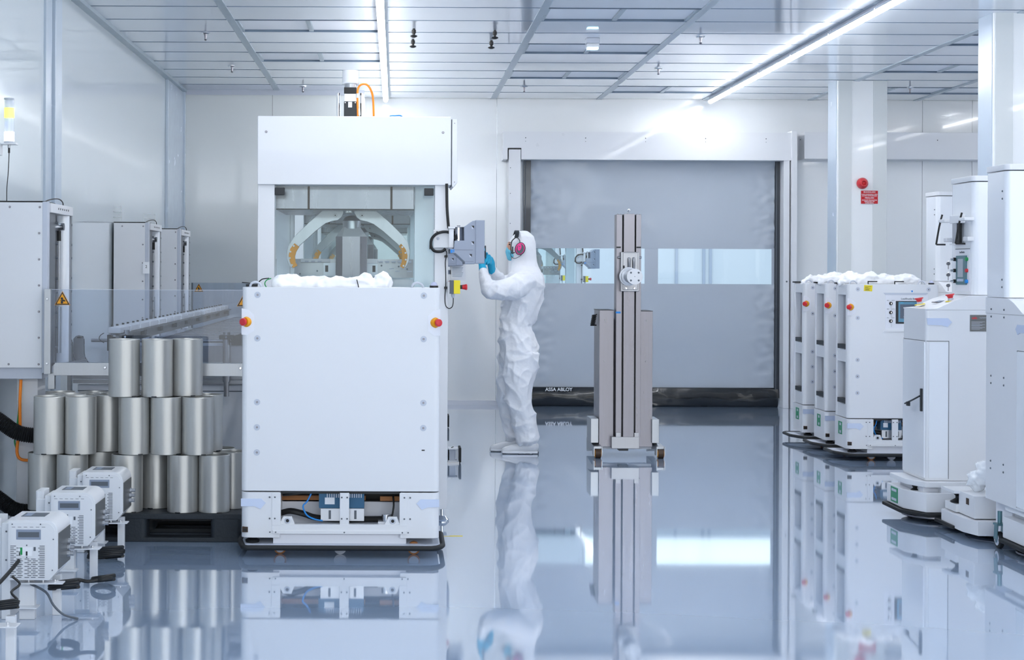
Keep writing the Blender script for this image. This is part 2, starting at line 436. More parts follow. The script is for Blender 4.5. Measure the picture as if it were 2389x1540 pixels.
for i in range(nx+1):
    x = cx0-.03+(cx1-cx0+.06)*i/nx; R = []
    for k in range(nr):
        a = 2*PI*k/nr; w = 1+.25*noise.noise(Vector((x*4, math.sin(a)*1.5, math.cos(a)*1.5)))
        R.append(t.verts.new((x, Yd-.01+.055*math.cos(a)*w, .105+.108*math.sin(a)*(1 if abs(math.sin(a)) > .9 else w))))
    rings.append(R)
for A, B in zip(rings, rings[1:]):
    for k in range(nr): t.faces.new((A[k], A[(k+1) % nr], B[(k+1) % nr], B[k]))
t.faces.new(rings[0]); t.faces.new(rings[-1][::-1]); bmesh.ops.recalc_face_normals(t, faces=t.faces[:])
b.merge(t); bb = b.build('bottom_seal', parent=door, smooth=60, label='black bottom bag of the door')
MB().m('paper').text('ASSA ABLOY', (X(1305, Yd-.08), Yd-.078, Z(909, Yd-.08, 1305)), .052, bold=.001).build('lettering', parent=bb, smooth=0, label='white lettering')
# ------------------------------------------------------------------ ceiling lamps
def lamp(x, ya, yb, label, grp, nm='ceiling_light'):
    r = thing(nm, (x, (ya+yb)/2, CZ-.005), label, 'ceiling light', grp)
    MB().m('lgrey').box(x-.012, x+.012, ya, yb, CZ-.035, CZ-.006).box(x-.03, x+.03, ya+.004, yb-.004, CZ-.05, CZ-.032, .004).build('housing', parent=r)
    d = MB().m('tube').poly([(x+.026*math.cos(a*PI/8), CZ-.052-.026*math.sin(a*PI/8)) for a in range(9)], 'y', ya+.012, yb-.012).build('tube', parent=r, label='glowing tube')
    return r
ordn = ['at the end by the back wall', 'second from the back wall', 'third from the back wall', 'fourth from the back wall', 'fifth from the back wall', 'sixth from the back wall', 'seventh from the back wall', 'eighth from the back wall', 'ninth from the back wall', 'tenth from the back wall', 'eleventh from the back wall', 'twelfth from the back wall', 'thirteenth from the back wall', 'fourteenth from the back wall']
for k in range(10):
    yb = 17.2-1.2*k; ya = yb-1.19
    lamp(-.12, ya, yb, 'white linear lamp of the left ceiling row, '+ordn[k], 'lamps of the left ceiling row')
    lamp(3.40, ya, yb, 'white linear lamp of the right ceiling row, '+ordn[k], 'lamps of the right ceiling row')
for x in (6.9,):
    for k in range(6): lamp(x, 15.0-2.4*k, 16.19-2.4*k, 'white linear lamp above the far right, '+ordn[k], 'lamps of the far right ceiling row')
# square emergency light
ye = F*(CZ-CH)/(VY-88); xe = X(1380, ye)
r = thing('emergency_light', (xe, ye, CZ-.09), 'small square emergency light with a bluish glowing lens under the ceiling', 'emergency light')
MB().m('lgrey').box(xe-.055, xe+.055, ye-.055, ye+.055, CZ-.045, CZ, .006).m('white').box(xe-.05, xe+.05, ye-.05, ye+.05, CZ-.075, CZ-.045, .005).build('base', parent=r)
MB().m('ledblue').rbox(xe-.045, xe+.045, ye-.045, ye+.045, CZ-.088, CZ-.075, .015).build('lens', parent=r, label='glowing bluish lens')
# sprinklers
def sprinkler(px, py, label):
    y = F*(CZ-.03-CH)/(VY-(py-ROLL*(px-VX))); x = X(px, y)
    r = thing('sprinkler', (x, y, CZ-.065), label, 'sprinkler', 'ceiling sprinklers')
    MB().m('chrome').lathe((x, y, CZ-.012), (x, y, CZ), [(0, .03), (.6, .038), (1, .038)], 16).build('rosette', parent=r)
    MB().m('steel_dark').lathe((x, y, CZ-.065), (x, y, CZ-.01), [(0, .004), (.15, .013), (.25, .007), (.6, .009), (1, .013)], 12).m('red').cyl((x, y, CZ-.05), (x, y, CZ-.03), .005).build('nozzle', parent=r)
for px, py, lb in ((477, 85, 'between the left wall and the second ceiling rail, nearer the camera'), (539, 161, 'near the left wall, farther from the camera'), (705, 208, 'above the white hood, close to the back wall'),
                   (1221, 208, 'above the left end of the door header'), (1632, 93, 'left of the right lamp row, nearest the camera'), (1534, 166, 'above the middle of the door'), (2121, 211, 'between the two white pillars')):
    sprinkler(px, py, 'small metal ceiling sprinkler '+lb)
# black hooks under the ceiling
for px, py, lb in ((961, 110, 'left of the pairs, nearer the wall'), (963, 86, 'left of the pairs, nearer the camera'), (1144, 112, 'right of the pairs, nearer the wall'), (1152, 89, 'right of the pairs, nearer the camera')):
    y = F*(CZ-.065-CH)/(VY-(py)); x = X(px, y)
    MB().m('black').lathe((x, y, CZ-.07), (x, y, CZ), [(0, .012), (.12, .028), (.22, .026), (.3, .01), (.45, .011), (.5, .017), (.85, .017), (.9, .011), (1, .011)], 16).build('ceiling_hook', origin=(x, y, CZ-.07), label='black knob hook under the ceiling, '+lb, cat='hook', group='black ceiling hooks')
# alarm on the far pillar
Yp = 15.724
x, z = X(2010, Yp), Z(428, Yp, 2010)
r = thing('fire_alarm_sounder', (x, Yp, z), 'round red fire alarm sounder on the far white pillar', 'alarm')
MB().m('red').lathe((x, Yp, z), (x, Yp-.07, z), [(0, .055), (.35, .056), (.75, .045), (1, .03), (1, .022), (.8, .02)], 28).build('body', parent=r)
MB().m('redsign').lathe((x, Yp-.05, z), (x, Yp-.066, z), [(0, .022), (.8, .018), (1, .001)], 20).build('cone', parent=r)
x0, x1, za, zb = X(2007.5, Yp), X(2047, Yp), Z(475.5, Yp, 2027), Z(445, Yp, 2027); xm = (x0+x1)/2
sg = MB().m('paper').box(x0-.003, x1+.003, Yp-.004, Yp, za-.003, zb+.003).m('redsign').box(x0, x1, Yp-.006, Yp-.003, za, zb)
sg = sg.build('fire_alarm_sign', label='red sign with white lines of fire alarm instructions on the pillar', cat='sign', smooth=0, origin=(xm, Yp, za))
b = MB().m('paper')
for t_, fy, sz in (('BRANDALARM', .89, .018), ('LAND LANGDURING, OPEN', .715, .0125), ('LICHTEN ONTRUIMINGEN', .60, .0125), ('FIREALARM', .44, .018), ('EVACUATE THE BUILDING', .275, .0125), ('IMMEDIATELY ON', .17, .0125), ('ALARM SIGNAL', .06, .0125)):
    b.text(t_, (xm, Yp-.0065, za+(zb-za)*fy), sz, bold=.0003)
b.build('lettering', parent=sg, smooth=0, label='white lettering')
# ------------------------------------------------------------------ low carrier robots
def estop(parent, c, d, r=.028, name='emergency_stop', label='red mushroom button on a yellow collar'):
    d = Vector(d).normalized(); c = Vector(c)
    e = MB().m('amber').lathe(c-d*.01, c+d*.014, [(0, r), (.7, r), (1, r*.8)], 24).build(name, parent=parent, label=label)
    MB().m('red').lathe(c+d*.012, c+d*.036, [(0, r*.35), (.35, r*.4), (.4, r*.72), (.85, r*.68), (1, r*.45)], 20).build('button', parent=e)
    return e
def agv(x0, y0, w, d, label, hmi=False, ext=.02, grp=None):
    x1 = x0+w; y1 = y0+d; H = 1.385; zc = .331
    r = thing('carrier_robot', ((x0+x1)/2, (y0+y1)/2, 0), label, 'robot', grp)
    # covers
    b = MB().m('white').rbox(x0, x1, y0, y0+.05, zc, H, .03, corners='1100', bev=.003)
    xr = [x0+.08, x1-.084]
    for xx in xr:
        for z in (1.345, 1.12, .79, .66, .53):
            if xx == xr[1] and z == .53: b.m('black').box(xx-.008, xx+.008, y0-.001, y0+.01, z+.012, z+.018); continue
            b.m('lgrey').cyl((xx, y0+.002, z), (xx, y0-.0012, z), .0165, .0165, 20)
            b.m('steel_dark').cyl((xx, y0, z), (xx, y0-.004, z), .006, .0045, 8)
    fc = b.build('front_cover', parent=r)
    # side skeleton with two open bays
    b = MB().m('white').rbox(x0, x1, y1-.04, y1, zc, H, .02, corners='0011', bev=.003)
    b.box(x1-.03, x1, y0+.05, y1-.04, zc, H)
    for za, zb in ((1.30, 1.375), (.77, .87), (zc, .44)): b.box(x0+.006, x0+.04, y0+.05, y1-.04, za, zb)
    b.box(x0+.004, x0+.05, y1-.055, y1-.04, zc, H-.01)
    b.box(x0+.04, x1-.03, y0+.05, y1-.04, 1.30, 1.335).box(x0+.04, x1-.03, y0+.05, y1-.04, .84, .86).box(x0+.04, x1-.03, y0+.05, y1-.04, .40, .43)
    b.m('white_matte').box(x0+.16, x0+.17, y0+.05, y1-.04, .44, 1.30)
    b.build('body_frame', parent=r, smooth=30)
    for z in (.87, .44): MB().m('dark').box(x0+.004, x0+.045, y0+.055, y1-.05, z, z+.036).m('steel').box(x0+.0, x0+.04, y0+.08, y0+.2, z-.003, z+.003).build('bay_sill', parent=r, label='black bay sill')
    for z in (.95, .50):
        MB().m('black').box(x0+.10, x0+.115, y1-.075, y1-.06, z+.04, z+.20).m('dark').cyl((x0+.11, y1-.068, z-.02), (x0+.11, y1-.068, z+.05), .005).build('gas_strut', parent=r)
        MB().m('dgrey').box(x0+.155, x0+.16, y0+.14, y0+.18, z+.11, z+.16).build('latch', parent=r)
    for sx, xx in ((-1, x0), (1, x1)):
        b = MB().m('white_matte')
        xa, xb = (xx-.0015, xx+.062) if sx < 0 else (xx+.0015, xx-.062)
        zc2 = 1.205
        b.poly([(xa, zc2+.07), (xa-sx*.035, zc2+.062), (xb, zc2+.035), (xb, zc2-.045), (xa-sx*.03, zc2-.068), (xa, zc2-.066)], 'y', y0-.002, y0+.004)
        b.build('stop_recess', parent=r, label='scooped recess around the stop button')
        estop(r, (xx-sx*.022, y0+.006, zc2), (sx*.55, -.83, 0))
    # chassis
    b = MB().m('white')
    cw = .2
    for xa, xb, cn in ((x0, x0+cw, '1000'), (x1-cw, x1, '0100')):
        b.rbox(xa, xb, y0-.004, y1, .09, zc-.006, .04, corners=cn, bev=.002)
    b.box(x0+.16, x0+.205, y0-.008, y0+.01, .155, zc-.008, .001).box(x1-.205, x1-.165, y0-.008, y0+.01, .155, zc-.008, .001)
    xm = x0+.522*w
    b.box(xm-.024, xm+.024, y0-.006, y0+.012, .155, zc-.008, .001)
    b.box(x0+.16, x1-.165, y0-.0065, y0+.03, .125, .16, .001).box(x0+.165, x1-.17, y0-.012, y0+.02, .112, .128, .001)
    b.m('white_matte').box(x0+.165, x1-.17, y0+.02, y1, .055, .115)
    b.m('dgrey')
    for xx in (x0+.148, x0+.175, xm-.014, xm+.014, x1-.18, x1-.15):
        for z in (.30, .19): b.screw(xx, y0-.008, z, .0045)
    for xx in (x0+.15, x0+.18, xm, x1-.19, x1-.16): b.screw(xx, y0-.012, .12, .004)
    b.build('chassis', parent=r)
    # machinery bay
    b = MB().m('dark').box(x0+.2, x1-.2, y1-.04, y1-.02, .13, zc).box(x0+.2, x1-.2, y0+.05, y1-.02, zc-.02, zc-.005)
    b.m('white_matte').box(x0+.2, x1-.2, y0+.19, y0+.22, .135, .25)
    b.m('copper').box(x0+.2, x0+.2+.43*w, y0+.16, y0+.18, .262, .286).box(x0+.72*w-.02, x0+.72*w+.1, y0+.14, y0+.16, .262, .286)
    b.build('machinery_bay', parent=r, smooth=0)
    b = MB().m('bluebox').box(x0+.39*w, x0+.62*w, y0+.06, y0+.15, .235, .322)
    b.m('paper').box(x0+.42*w, x0+.47*w, y0+.058, y0+.06, .255, .29)
    for k in range(16): b.m('lgrey').box(x0+.43*w+k*.0115*w, x0+.435*w+k*.0115*w, y0+.055, y0+.13, .29, .327)
    b.m('castalu').box(x0+.40*w, x0+.62*w, y0+.05, y0+.15, .17, .234).m('dgrey')
    for k in (.44, .51, .57): b.box(x0+k*w, x0+k*w+.012, y0+.048, y0+.052, .18, .225)
    b.build('power_unit', parent=r, smooth=0, label='blue power unit with heat sink fins')
    b = MB().m('black').tube([(x0+.21, y0+.07, .30), (x0+.26, y0+.06, .305), (x0+.3, y0+.07, .31), (x0+.34, y0+.1, .318)], .006)
    b.tube([(x0+.2, y0+.12, .2), (x0+.25, y0+.09, .215), (x0+.32, y0+.09, .20), (x0+.38, y0+.1, .18), (x0+.5, y0+.11, .17), (x0+.72*w, y0+.11, .172)], .016)
    b.m('blue').tube([(x0+.35*w, y0+.06, .31), (x0+.33*w, y0+.05, .27), (x0+.31*w, y0+.045, .245), (x0+.33*w, y0+.045, .2), (x0+.37*w, y0+.05, .178), (x0+.41*w, y0+.05, .17)], .0045)
    b.m('black').tube([(x1-.24, y0+.1, .31), (x1-.235, y0+.06, .25), (x1-.245, y0+.05, .19)], .005)
    b.build('cables', parent=r)
    b = MB().m('chrome').cyl((x0+.735*w, y0+.06, .168), (x0+.735*w, y0+.06, .205), .026).m('castalu').box(x0+.735*w-.045, x0+.735*w+.045, y0+.03, y0+.1, .158, .17)
    b.build('load_cell', parent=r)
    for xx in (x0+.24, x1-.24):
        b = MB().m('white').poly([(xx-.045, .155), (xx-.022, .20), (xx+.022, .20), (xx+.04, .155)], 'y', y0+.0, y0+.02, .002)
        b.m('black').cyl((xx, y0-.001, .178), (xx, y0-.0015, .178), .0085)
        b.m('lgrey').lathe((xx, y0-.0005, .178), (xx, y0-.004, .178), [(0, .016), (1, .014), (1, .009), (0, .009)], 16).build('lifting_lug', parent=r)
    # corner lights
    zl = .27
    b = MB().m('blueplastic').poly([(x0-.0005, zl+.022), (x0+.105, zl+.022), (x0+.128, zl), (x0+.1, zl-.032), (x0+.07, zl-.018), (x0-.0005, zl-.018)], 'y', y0-.0065, y0+.002)
    b.build('signal_light', parent=r, label='pale blue arrow shaped light')
    b = MB().m('blueplastic').poly([(x1+.0005, zl+.022), (x1-.095, zl+.022), (x1-.118, zl), (x1-.09, zl-.032), (x1-.06, zl-.02), (x1+.0005, zl-.018)], 'y', y0-.0065, y0+.002)
    b.build('signal_light', parent=r, label='pale blue arrow shaped light')
    MB().m('pcb').box(x0-.003, x0+.001, y0+.14, y0+.24, .19, .29).m('lgrey').box(x0-.004, x0, y0+.16, y0+.2, .2, .22).box(x0-.004, x0, y0+.16, y0+.2, .26, .28).build('contact_board', parent=r, label='green contact board', smooth=0)
    MB().m('brown').box(x0+.006, x0+.036, y0-.0055, y0+.01, .118, .146).m('black').box(x0+.012, x0+.03, y0-.007, y0+.01, .122, .138).build('sensor_window', parent=r, smooth=0)
    # scanner and bumper tray
    MB().m('black').lathe((x0+.055, y0+.05, .06), (x0+.055, y0+.05, .1), [(0, .035), (.3, .038), (.5, .022), (1, .03)], 20).build('laser_scanner', parent=r)
    e = ext
    out = [(x0-e, y0+.14), (x0+.02, y0-.075), (x1-.02, y0-.075), (x1+.02, y0+.0), (x1+.02, y1+.05), (x0-e, y1+.05)]
    ins = [(x0-e+.015, y0+.14), (x0+.03, y0-.055), (x1-.03, y0-.055), (x1, y0+.01), (x1, y1+.03), (x0-e+.015, y1+.03)]
    b = MB().m('lgrey').poly(ins, 'z', .045, .058, .003)
    b.build('bumper_tray', parent=r)
    pts = [(p[0], p[1], .05) for p in out]; pts.append(pts[0])
    def chain(q, rr):
        m = MB().m('rubber')
        ps = []
        for i in range(len(q)-1):
            a, c = Vector(q[i]), Vector(q[i+1]); n = (c-a).normalized()*min(.022, (c-a).length*.3)
            ps += [a+n, c-n]
        ps.append(ps[0]); return m.tube(ps, rr, 10, 1)
    chain(pts, .0135).build('bumper', parent=r, label='black rubber bumper')
    for xx in (x0+.2, x0+.5*w, x1-.13):
        MB().m('copper' if xx != x0+.5*w else 'lgrey').cyl((xx, y0+.03, .033), (xx, y0+.06, .033), .033, seg=24).m('lgrey').cyl((xx, y0+.027, .033), (xx, y0+.063, .033), .025, seg=20).build('wheel', parent=r)
    # rings and lamp on top
    for xx in (x0+.06, x1-.12):
        b = MB().m('lgrey').tube([(xx-.028, y0+.07, H-.02), (xx-.02, y0+.07, H+.015), (xx+.006, y0+.07, H+.026), (xx+.03, y0+.07, H+.01), (xx+.036, y0+.07, H-.02)], .006, 8)
        b.build('lifting_ring', parent=r)
    b = MB().m('black').cyl((x1-.03, y0+.10, H-.03), (x1-.03, y0+.10, H+.011), .0225).m('lamp_clear').sphere((x1-.03, y0+.10, H+.01), .019, sc=(1, 1, 1.1)).build('beacon', parent=r, label='clear dome beacon on a black base')
    MB().m('black').box(x0-.01, x0+.05, y1-.05, y1-.0, H, H+.012).build('top_sensor', parent=r)
    if hmi:
        s = 297.0; X_ = lambda px: x0+(px-1978)/s; Z_ = lambda py: 1.47-(py-633-5)/s
        b = MB().m('lgrey').poly([(X_(2061), Z_(683)), (X_(2166), Z_(683)), (X_(2160), Z_(688)), (X_(2066), Z_(688))], 'y', y0-.003, y0+.002)
        b.m('white_matte').box(X_(2066), X_(2165), y0-.002, y0+.002, Z_(768), Z_(688)).m('white').poly([(X_(2061), Z_(774)), (X_(2066), Z_(768)), (X_(2165), Z_(768)), (X_(2165), Z_(774))], 'y', y0-.006, y0)
        h = b.build('control_panel', parent=r, smooth=0)
        b = MB().m('dark').box(X_(2090), X_(2134)+.05, y0-.006, y0-.001, Z_(755), Z_(702), .002).m('screen').box(X_(2096), X_(2134)+.04, y0-.0066, y0-.005, Z_(751), Z_(704)).m('screen_dark').box(X_(2100), X_(2134)+.03, y0-.007, y0-.006, Z_(743), Z_(710)).m('cyan').box(X_(2101), X_(2108), y0-.0075, y0-.006, Z_(707), Z_(706)).build('screen', parent=h, smooth=0)
        for py in (708, 729, 749):
            MB().m('black').lathe((X_(2078.5), y0, Z_(py)), (X_(2078.5), y0-.012, Z_(py)), [(0, .0135), (.6, .0135), (1, .011)], 18).m('chrome').box(X_(2078.5)-.002, X_(2078.5)+.004, y0-.014, y0-.011, Z_(py)-.006, Z_(py)+.006).cyl((X_(2079), y0-.012, Z_(py+3)), (X_(2079), y0-.012, Z_(py+14)), .0012).build('key_switch', parent=h)
        b = MB().m('dgrey').text('LoadShuttle Base AGV', (X_(2127), y0-.0025, Z_(697)), .018, bold=.0003)
        for py in (701, 721, 741.5): b.text('MAN', (X_(2072), y0-.0025, Z_(py)), .008).text('AUTO', (X_(2084), y0-.0025, Z_(py)), .008)
        b.build('lettering', parent=h, smooth=0)
        MB().m('paper').cyl((X_(2127.5), y0+.001, Z_(679)), (X_(2127.5), y0-.001, Z_(679)), .0115).m('blue').poly([(X_(2127.5)+.009*math.cos(a), Z_(679)+.009*math.sin(a)) for a in [k*PI/8-2.0 for k in range(9)]], 'y', y0-.0018, y0-.0005).cyl((X_(2126.5), y0, Z_(678.5)), (X_(2126.5), y0-.0016, Z_(678.5)), .004).build('round_sticker', parent=r, smooth=0)
        b = MB().m('yellow').poly([(X_(2016.5), Z_(665)), (X_(2036), Z_(666)), (X_(2035), Z_(680)), (X_(2015.5), Z_(679))], 'y', y0-.001, y0+.001).m('dark')
        for k, (u0, u1) in enumerate(((.0, .9), (.1, .5), (.0, .8), (.15, .6), (.0, .7))): b.box(X_(2018+u0*5), X_(2018+u1*16), y0-.0014, y0, Z_(669.4+k*2.2), Z_(668.6+k*2.2))
        b.build('warning_sticker', parent=r, smooth=0, label='yellow sticker with dark lines')
    return r
A1 = agv(X(565, 8.2), 8.2, 1.024, .36, 'large white carrier robot in front of the tall portal, red stop button on either side', ext=.02)
A3 = agv(3.549, 12.46, .72, .345, 'white carrier robot with the small touch screen, nearest of the three at right', hmi=True, ext=.075, grp='white carrier robots parked in a row at right')
A2 = copy_tree(A3, loc=(A3.location.x, A3.location.y+.64, 0), label='white carrier robot parked in the middle of the row of three at right')
A0 = copy_tree(A3, loc=(A3.location.x-.02, A3.location.y+1.27, 0), label='white carrier robot parked nearest the roll-up door, last of the row of three')
# wrapped bundles on the robots
def bundle(name, label, shp, origin, grp='white cloth bundles on the robots', m='bag', amp=.012, cat='bundle'):
    t = blob(shp, .008, 5, lambda c, n: amp*(1.3*noise.noise(c*9)+1.1*(.5-abs(noise.noise(Vector((c.x*16, c.y*14, c.z*20))))*2)+.4*noise.noise(c*45)))
    b = MB().m(m); b.merge(t); return b.build(name, label=label, cat=cat, group=grp, origin=origin, smooth=80)
ya = 8.36; s82 = 3700/ya
def bX(px): return (px-VX)/s82
def bZ(py): return CH-(py-VY-ROLL*(-150))/s82
def shp1(mb):
    limb(mb, [(bX(655), ya, 1.395, .052), (bX(700), ya, 1.393, .048), (bX(760), ya, 1.392, .046), (bX(820), ya, 1.393, .045), (bX(835), ya, 1.394, .046)])
    limb(mb, [(bX(845), ya, 1.40, .045), (bX(855), ya, 1.425, .035), (bX(851), ya, 1.447, .016)])
    limb(mb, [(bX(848), ya, 1.38, .05), (bX(890), ya, 1.385, .05), (bX(903), ya, 1.40, .035), (bX(900), ya, 1.445, .018)])
    limb(mb, [(bX(890), ya, 1.43, .03), (bX(903), ya, 1.375, .035)])
B1 = bundle('cloth_bundle', 'long bundle wrapped in white cloth, with two peaks, lying on the large carrier robot', shp1, (bX(770), ya, 1.345))
b = MB().m('black').tube([(bX(840), ya-.06, 1.35), (bX(837), ya-.062, 1.39), (bX(833), ya-.045, 1.425)], .0025)
b.tube([(bX(600), ya, 1.40), (bX(612), ya-.01, 1.425), (bX(628), ya, 1.43)], .003).m('green').tube([(bX(625), ya-.03, 1.375), (bX(619), ya-.03, 1.40), (bX(623), ya-.03, 1.42), (bX(634), ya-.03, 1.43)], .003)
b.m('dark').tube([(bX(566), ya-.03, 1.408), (bX(580), ya-.03, 1.405), (bX(592), ya-.02, 1.40)], .003)
b.build('cable_ties', parent=B1, label='black and green cable ends')
def shp3(o):
    def f(mb):
        x0, y0 = 3.549+o[0], 12.63+o[1]
        k = 12.63/3700
        L = lambda dx, py, r: (x0+dx, y0, 1.385+(660-py)*k, r)
        limb(mb, [L(.06, 657, .03), L(.09, 650, .028), L(.14, 652, .035), L(.22, 653, .045), L(.3, 648, .06), L(.38, 652, .05), L(.43, 655, .045)])
        limb(mb, [L(.30, 648, .05), L(.31, 640, .035)]); limb(mb, [L(.11, 650, .03), L(.10, 643, .018)])
        limb(mb, [L(.46, 654, .045), L(.55, 652, .045), L(.6, 648, .045), L(.66, 652, .045)])
    return f
for o, lb in (((-.07, 0), 'lumpy bundle wrapped in white cloth on the nearest small carrier robot'), ((-.06, .64), 'lumpy bundle wrapped in white cloth on the middle small carrier robot'), ((-.02, 1.27), 'lumpy bundle wrapped in white cloth on the farthest small carrier robot')):
    B = bundle('cloth_bundle', lb, shp3(o), (3.9, 12.63+o[1], 1.345))
    for dx in (.17, .38):
        b = MB().m('black').box(3.549+dx, 3.549+dx+.075, 12.5+o[1], 12.508+o[1], 1.402, 1.41).box(3.549+dx, 3.549+dx+.006, 12.5+o[1], 12.508+o[1], 1.385, 1.41)
        b.build('strap_hook', parent=B, smooth=0)
# ------------------------------------------------------------------ tall robots with a console and a tower
def tall(label, grp):
    x0, y0, y1 = 3.125, 9.35, 9.77; r = thing('tower_robot', (3.40, 9.56, 0), label, 'robot', grp)
    zt = 1.345; xt = 3.405; x1 = 3.71
    b = MB().m('white')
    b.rbox(x0, x1, y0, y1, .25, 1.255, .02, corners='1111')
    pr = [(x0, 1.255), (x0, 1.262), (x0+.07, 1.268), (xt-.1, 1.318), (xt-.02, 1.342), (x1, zt), (x1, 1.255)]
    b.poly(pr, 'y', y0, y1, .004)
    b.m('dgrey')
    for yy in (y0-.0015, y1+.0005): b.box(x0+.003, 3.262, yy, yy+.001, 1.071, 1.074).box(3.26, 3.2625, yy, yy+.001, .26, 1.073)
    b.box(x0-.001, x0, y0+.01, y1-.01, 1.071, 1.074)
    b.build('console_body', parent=r)
    b = MB().m('white_gloss').rbox(x0-.005, x0+.02, y0+.012, y1-.012, .265, 1.066, .004).box(x0+.02, 3.256, y0-.004, y0+.01, .265, 1.066).box(x0+.02, 3.256, y1-.01, y1+.004, .265, 1.066)
    d = b.build('door', parent=r)
    MB().m('dark').box(x0-.018, x0-.003, y0+.035, y0+.05, .655, .79, .002).tube([(x0-.02, y0+.045, .745), (x0-.04, y0+.12, .715), (x0-.045, y0+.24, .685)], .005, 6).box(x0-.05, x0-.035, y0+.17, y0+.20, .675, .70).build('handle', parent=d, label='black lever handle')
    # tower
    b = MB().m('white_gloss').rbox(3.415, x1, y0+.04, y1+.0, zt, 2.015, .035)
    b.m('white').rbox(3.409, x1+.005, y0+.034, y1+.005, 2.02, 2.052, .035, bev=.004)
    b.m('dgrey')
    for dz in (1.40, 1.44, 1.87, 1.91): b.screw(3.47, y1, dz, .006, 'y', 1)
    b.build('tower', parent=r)
    b = MB().m('dgrey')
    for dz in (1.28, 1.24, .92, .88, .46, .42): b.screw(3.62, y1, dz, .006, 'y', 1); b.screw(3.44, y1, dz, .006, 'y', 1)
    b.build('panel_screws', parent=r)
    # grip frame on the tower
    xx = 3.415; zq = 1.70
    b = MB().m('white').box(xx-.035, xx, y0+.16, y1-.08, zq+.075, zq+.125, .004).box(xx-.035, xx, y0+.16, y1-.08, zq-.055, zq-.045, .002)
    b.box(xx-.06, xx+.0, y0+.02, y0+.12, zq+.085, zq+.105, .004).box(xx-.06, xx, y1-.06, y1+.05, zq+.085, zq+.105, .004).box(xx-.04, xx, y0+.02, y0+.1, zq-.035, zq-.01, .004).box(xx-.04, xx, y1-.04, y1+.01, zq-.035, zq-.01, .004)
    b.m('castalu').box(xx-.03, xx-.02, y1-.19, y1-.12, zq-.05, zq+.08).m('black').box(xx-.028, xx-.012, y0+.19, y1-.2, zq-.05, zq+.075)
    g = b.build('grip_frame', parent=r)
    for yy in (y0+.11, y1+.03):
        MB().m('black').tube([(xx-.045, yy-.01, zq+.135), (xx-.06, yy, zq+.06), (xx-.075, yy+.01, zq-.05)], .006, 8, 2).box(xx-.075, xx-.02, yy, yy+.012, zq-.055, zq-.045).build('grip_handle', parent=g)
    # small touch panel on the tower, on the side over the console
    b = MB().m('white_matte').box(xx-.004, xx, y0+.08, y1-.1, 1.365, 1.62).m('dgrey').box(xx-.006, xx-.003, y0+.08, y1-.1, 1.618, 1.622)
    h = b.build('control_panel', parent=r, smooth=0)
    MB().m('dgrey').text('LoadShuttle', (xx-.0045, 9.56, 1.600), .018, 'x', bold=.0002).build('lettering', parent=h, smooth=0)
    b = MB().m('teal').box(xx-.012, xx-.003, y0+.125, y1-.125, 1.405, 1.58, .002).m('screen_grey').box(xx-.013, xx-.011, y0+.17, y1-.16, 1.45, 1.56).m('blueplastic')
    for k in range(6): b.box(xx-.0132, xx-.011, y0+.165+k*.018, y0+.178+k*.018, 1.425, 1.44)
    b.build('screen', parent=h, smooth=0)
    for z, c in ((1.558, 'green'), (1.49, 'red'), (1.425, 'blue')):
        MB().m(c).cyl((xx-.003, y0+.115, z), (xx-.018, y0+.115, z), .011).build('push_button', parent=h)
        kk = MB().m('black').cyl((xx-.003, y1-.115, z), (xx-.022, y1-.115, z), .011).m('chrome').cyl((xx-.022, y1-.115, z), (xx-.04, y1-.115, z), .007).tube([(xx-.04, y1-.115, z), (xx-.05, y1-.11, z-.008), (xx-.052, y1-.11, z-.018)], .002, 6).m('steel_dark').cyl((xx-.052, y1-.116, z-.026), (xx-.052, y1-.106, z-.026), .011).box(xx-.0535, xx-.0505, y1-.113, y1-.109, z-.06, z-.03)
        kk.build('key_switch', parent=h, label='key switch with a hanging key')
    # stop buttons on the slope
    sl = Vector((-.17, 0, 1)).normalized()
    for yy, xq in ((y1-.1, x0+.07), (y0+.065, x0+.17)):
        c = Vector((xq, yy, 1.262+(xq-x0)*.27))
        e = MB().m('yellow').lathe(c, c+sl*.004, [(0, .032), (1, .030)], 20).m('lgrey').lathe(c, c+sl*.018, [(0, .018), (1, .016)], 16).build('emergency_stop', parent=r, label='red mushroom button on a yellow disc')
        MB().m('red').lathe(c+sl*.016, c+sl*.042, [(0, .013), (.7, .02), (.75, .026), (1, .026)], 20).build('button', parent=e)
    c = Vector((x0+.13, y0+.2, 1.30)); MB().m('dark').frus([c+Vector(v) for v in ((-.02, -.05, -.004), (-.012, -.05, -.002), (-.012, .03, -.002), (-.02, .03, -.004))], [c+Vector(v) for v in ((-.02, -.05, -.001), (-.012, -.05, .001), (-.012, .03, .001), (-.02, .03, -.001))]).m('print').frus([c+Vector(v) for v in ((-.0, -.05, .0005), (.03, -.05, .008), (.03, .03, .008), (0, .03, .0005))], [c+Vector(v) for v in ((0, -.05, .0025), (.03, -.05, .010), (.03, .03, .010), (0, .03, .0025))]).build('slope_sticker', parent=r, smooth=0)
    for yy, sg in ((y0, -1), (y1, 1)):
        a, c = (yy-.004, yy+.002) if sg < 0 else (yy-.002, yy+.004)
        MB().m('blueplastic').poly([(x0+.004, 1.208), (x0+.13, 1.208), (x0+.153, 1.184), (x0+.128, 1.156), (x0+.09, 1.166), (x0+.01, 1.168)], 'y', a, c).build('signal_light', parent=r, label='pale blue arrow shaped light')
    b = MB().m('plate').box(3.385, 3.487, y0-.003, y0+.001, 1.131, 1.228).m('dgrey').box(3.39, 3.482, y0-.004, y0, 1.195, 1.197)
    b.m('lgrey')
    for k in range(9): b.box(3.392, 3.392+.05+.03*((k*7) % 3)/2, y0-.0036, y0, 1.143+k*.0055, 1.1445+k*.0055)
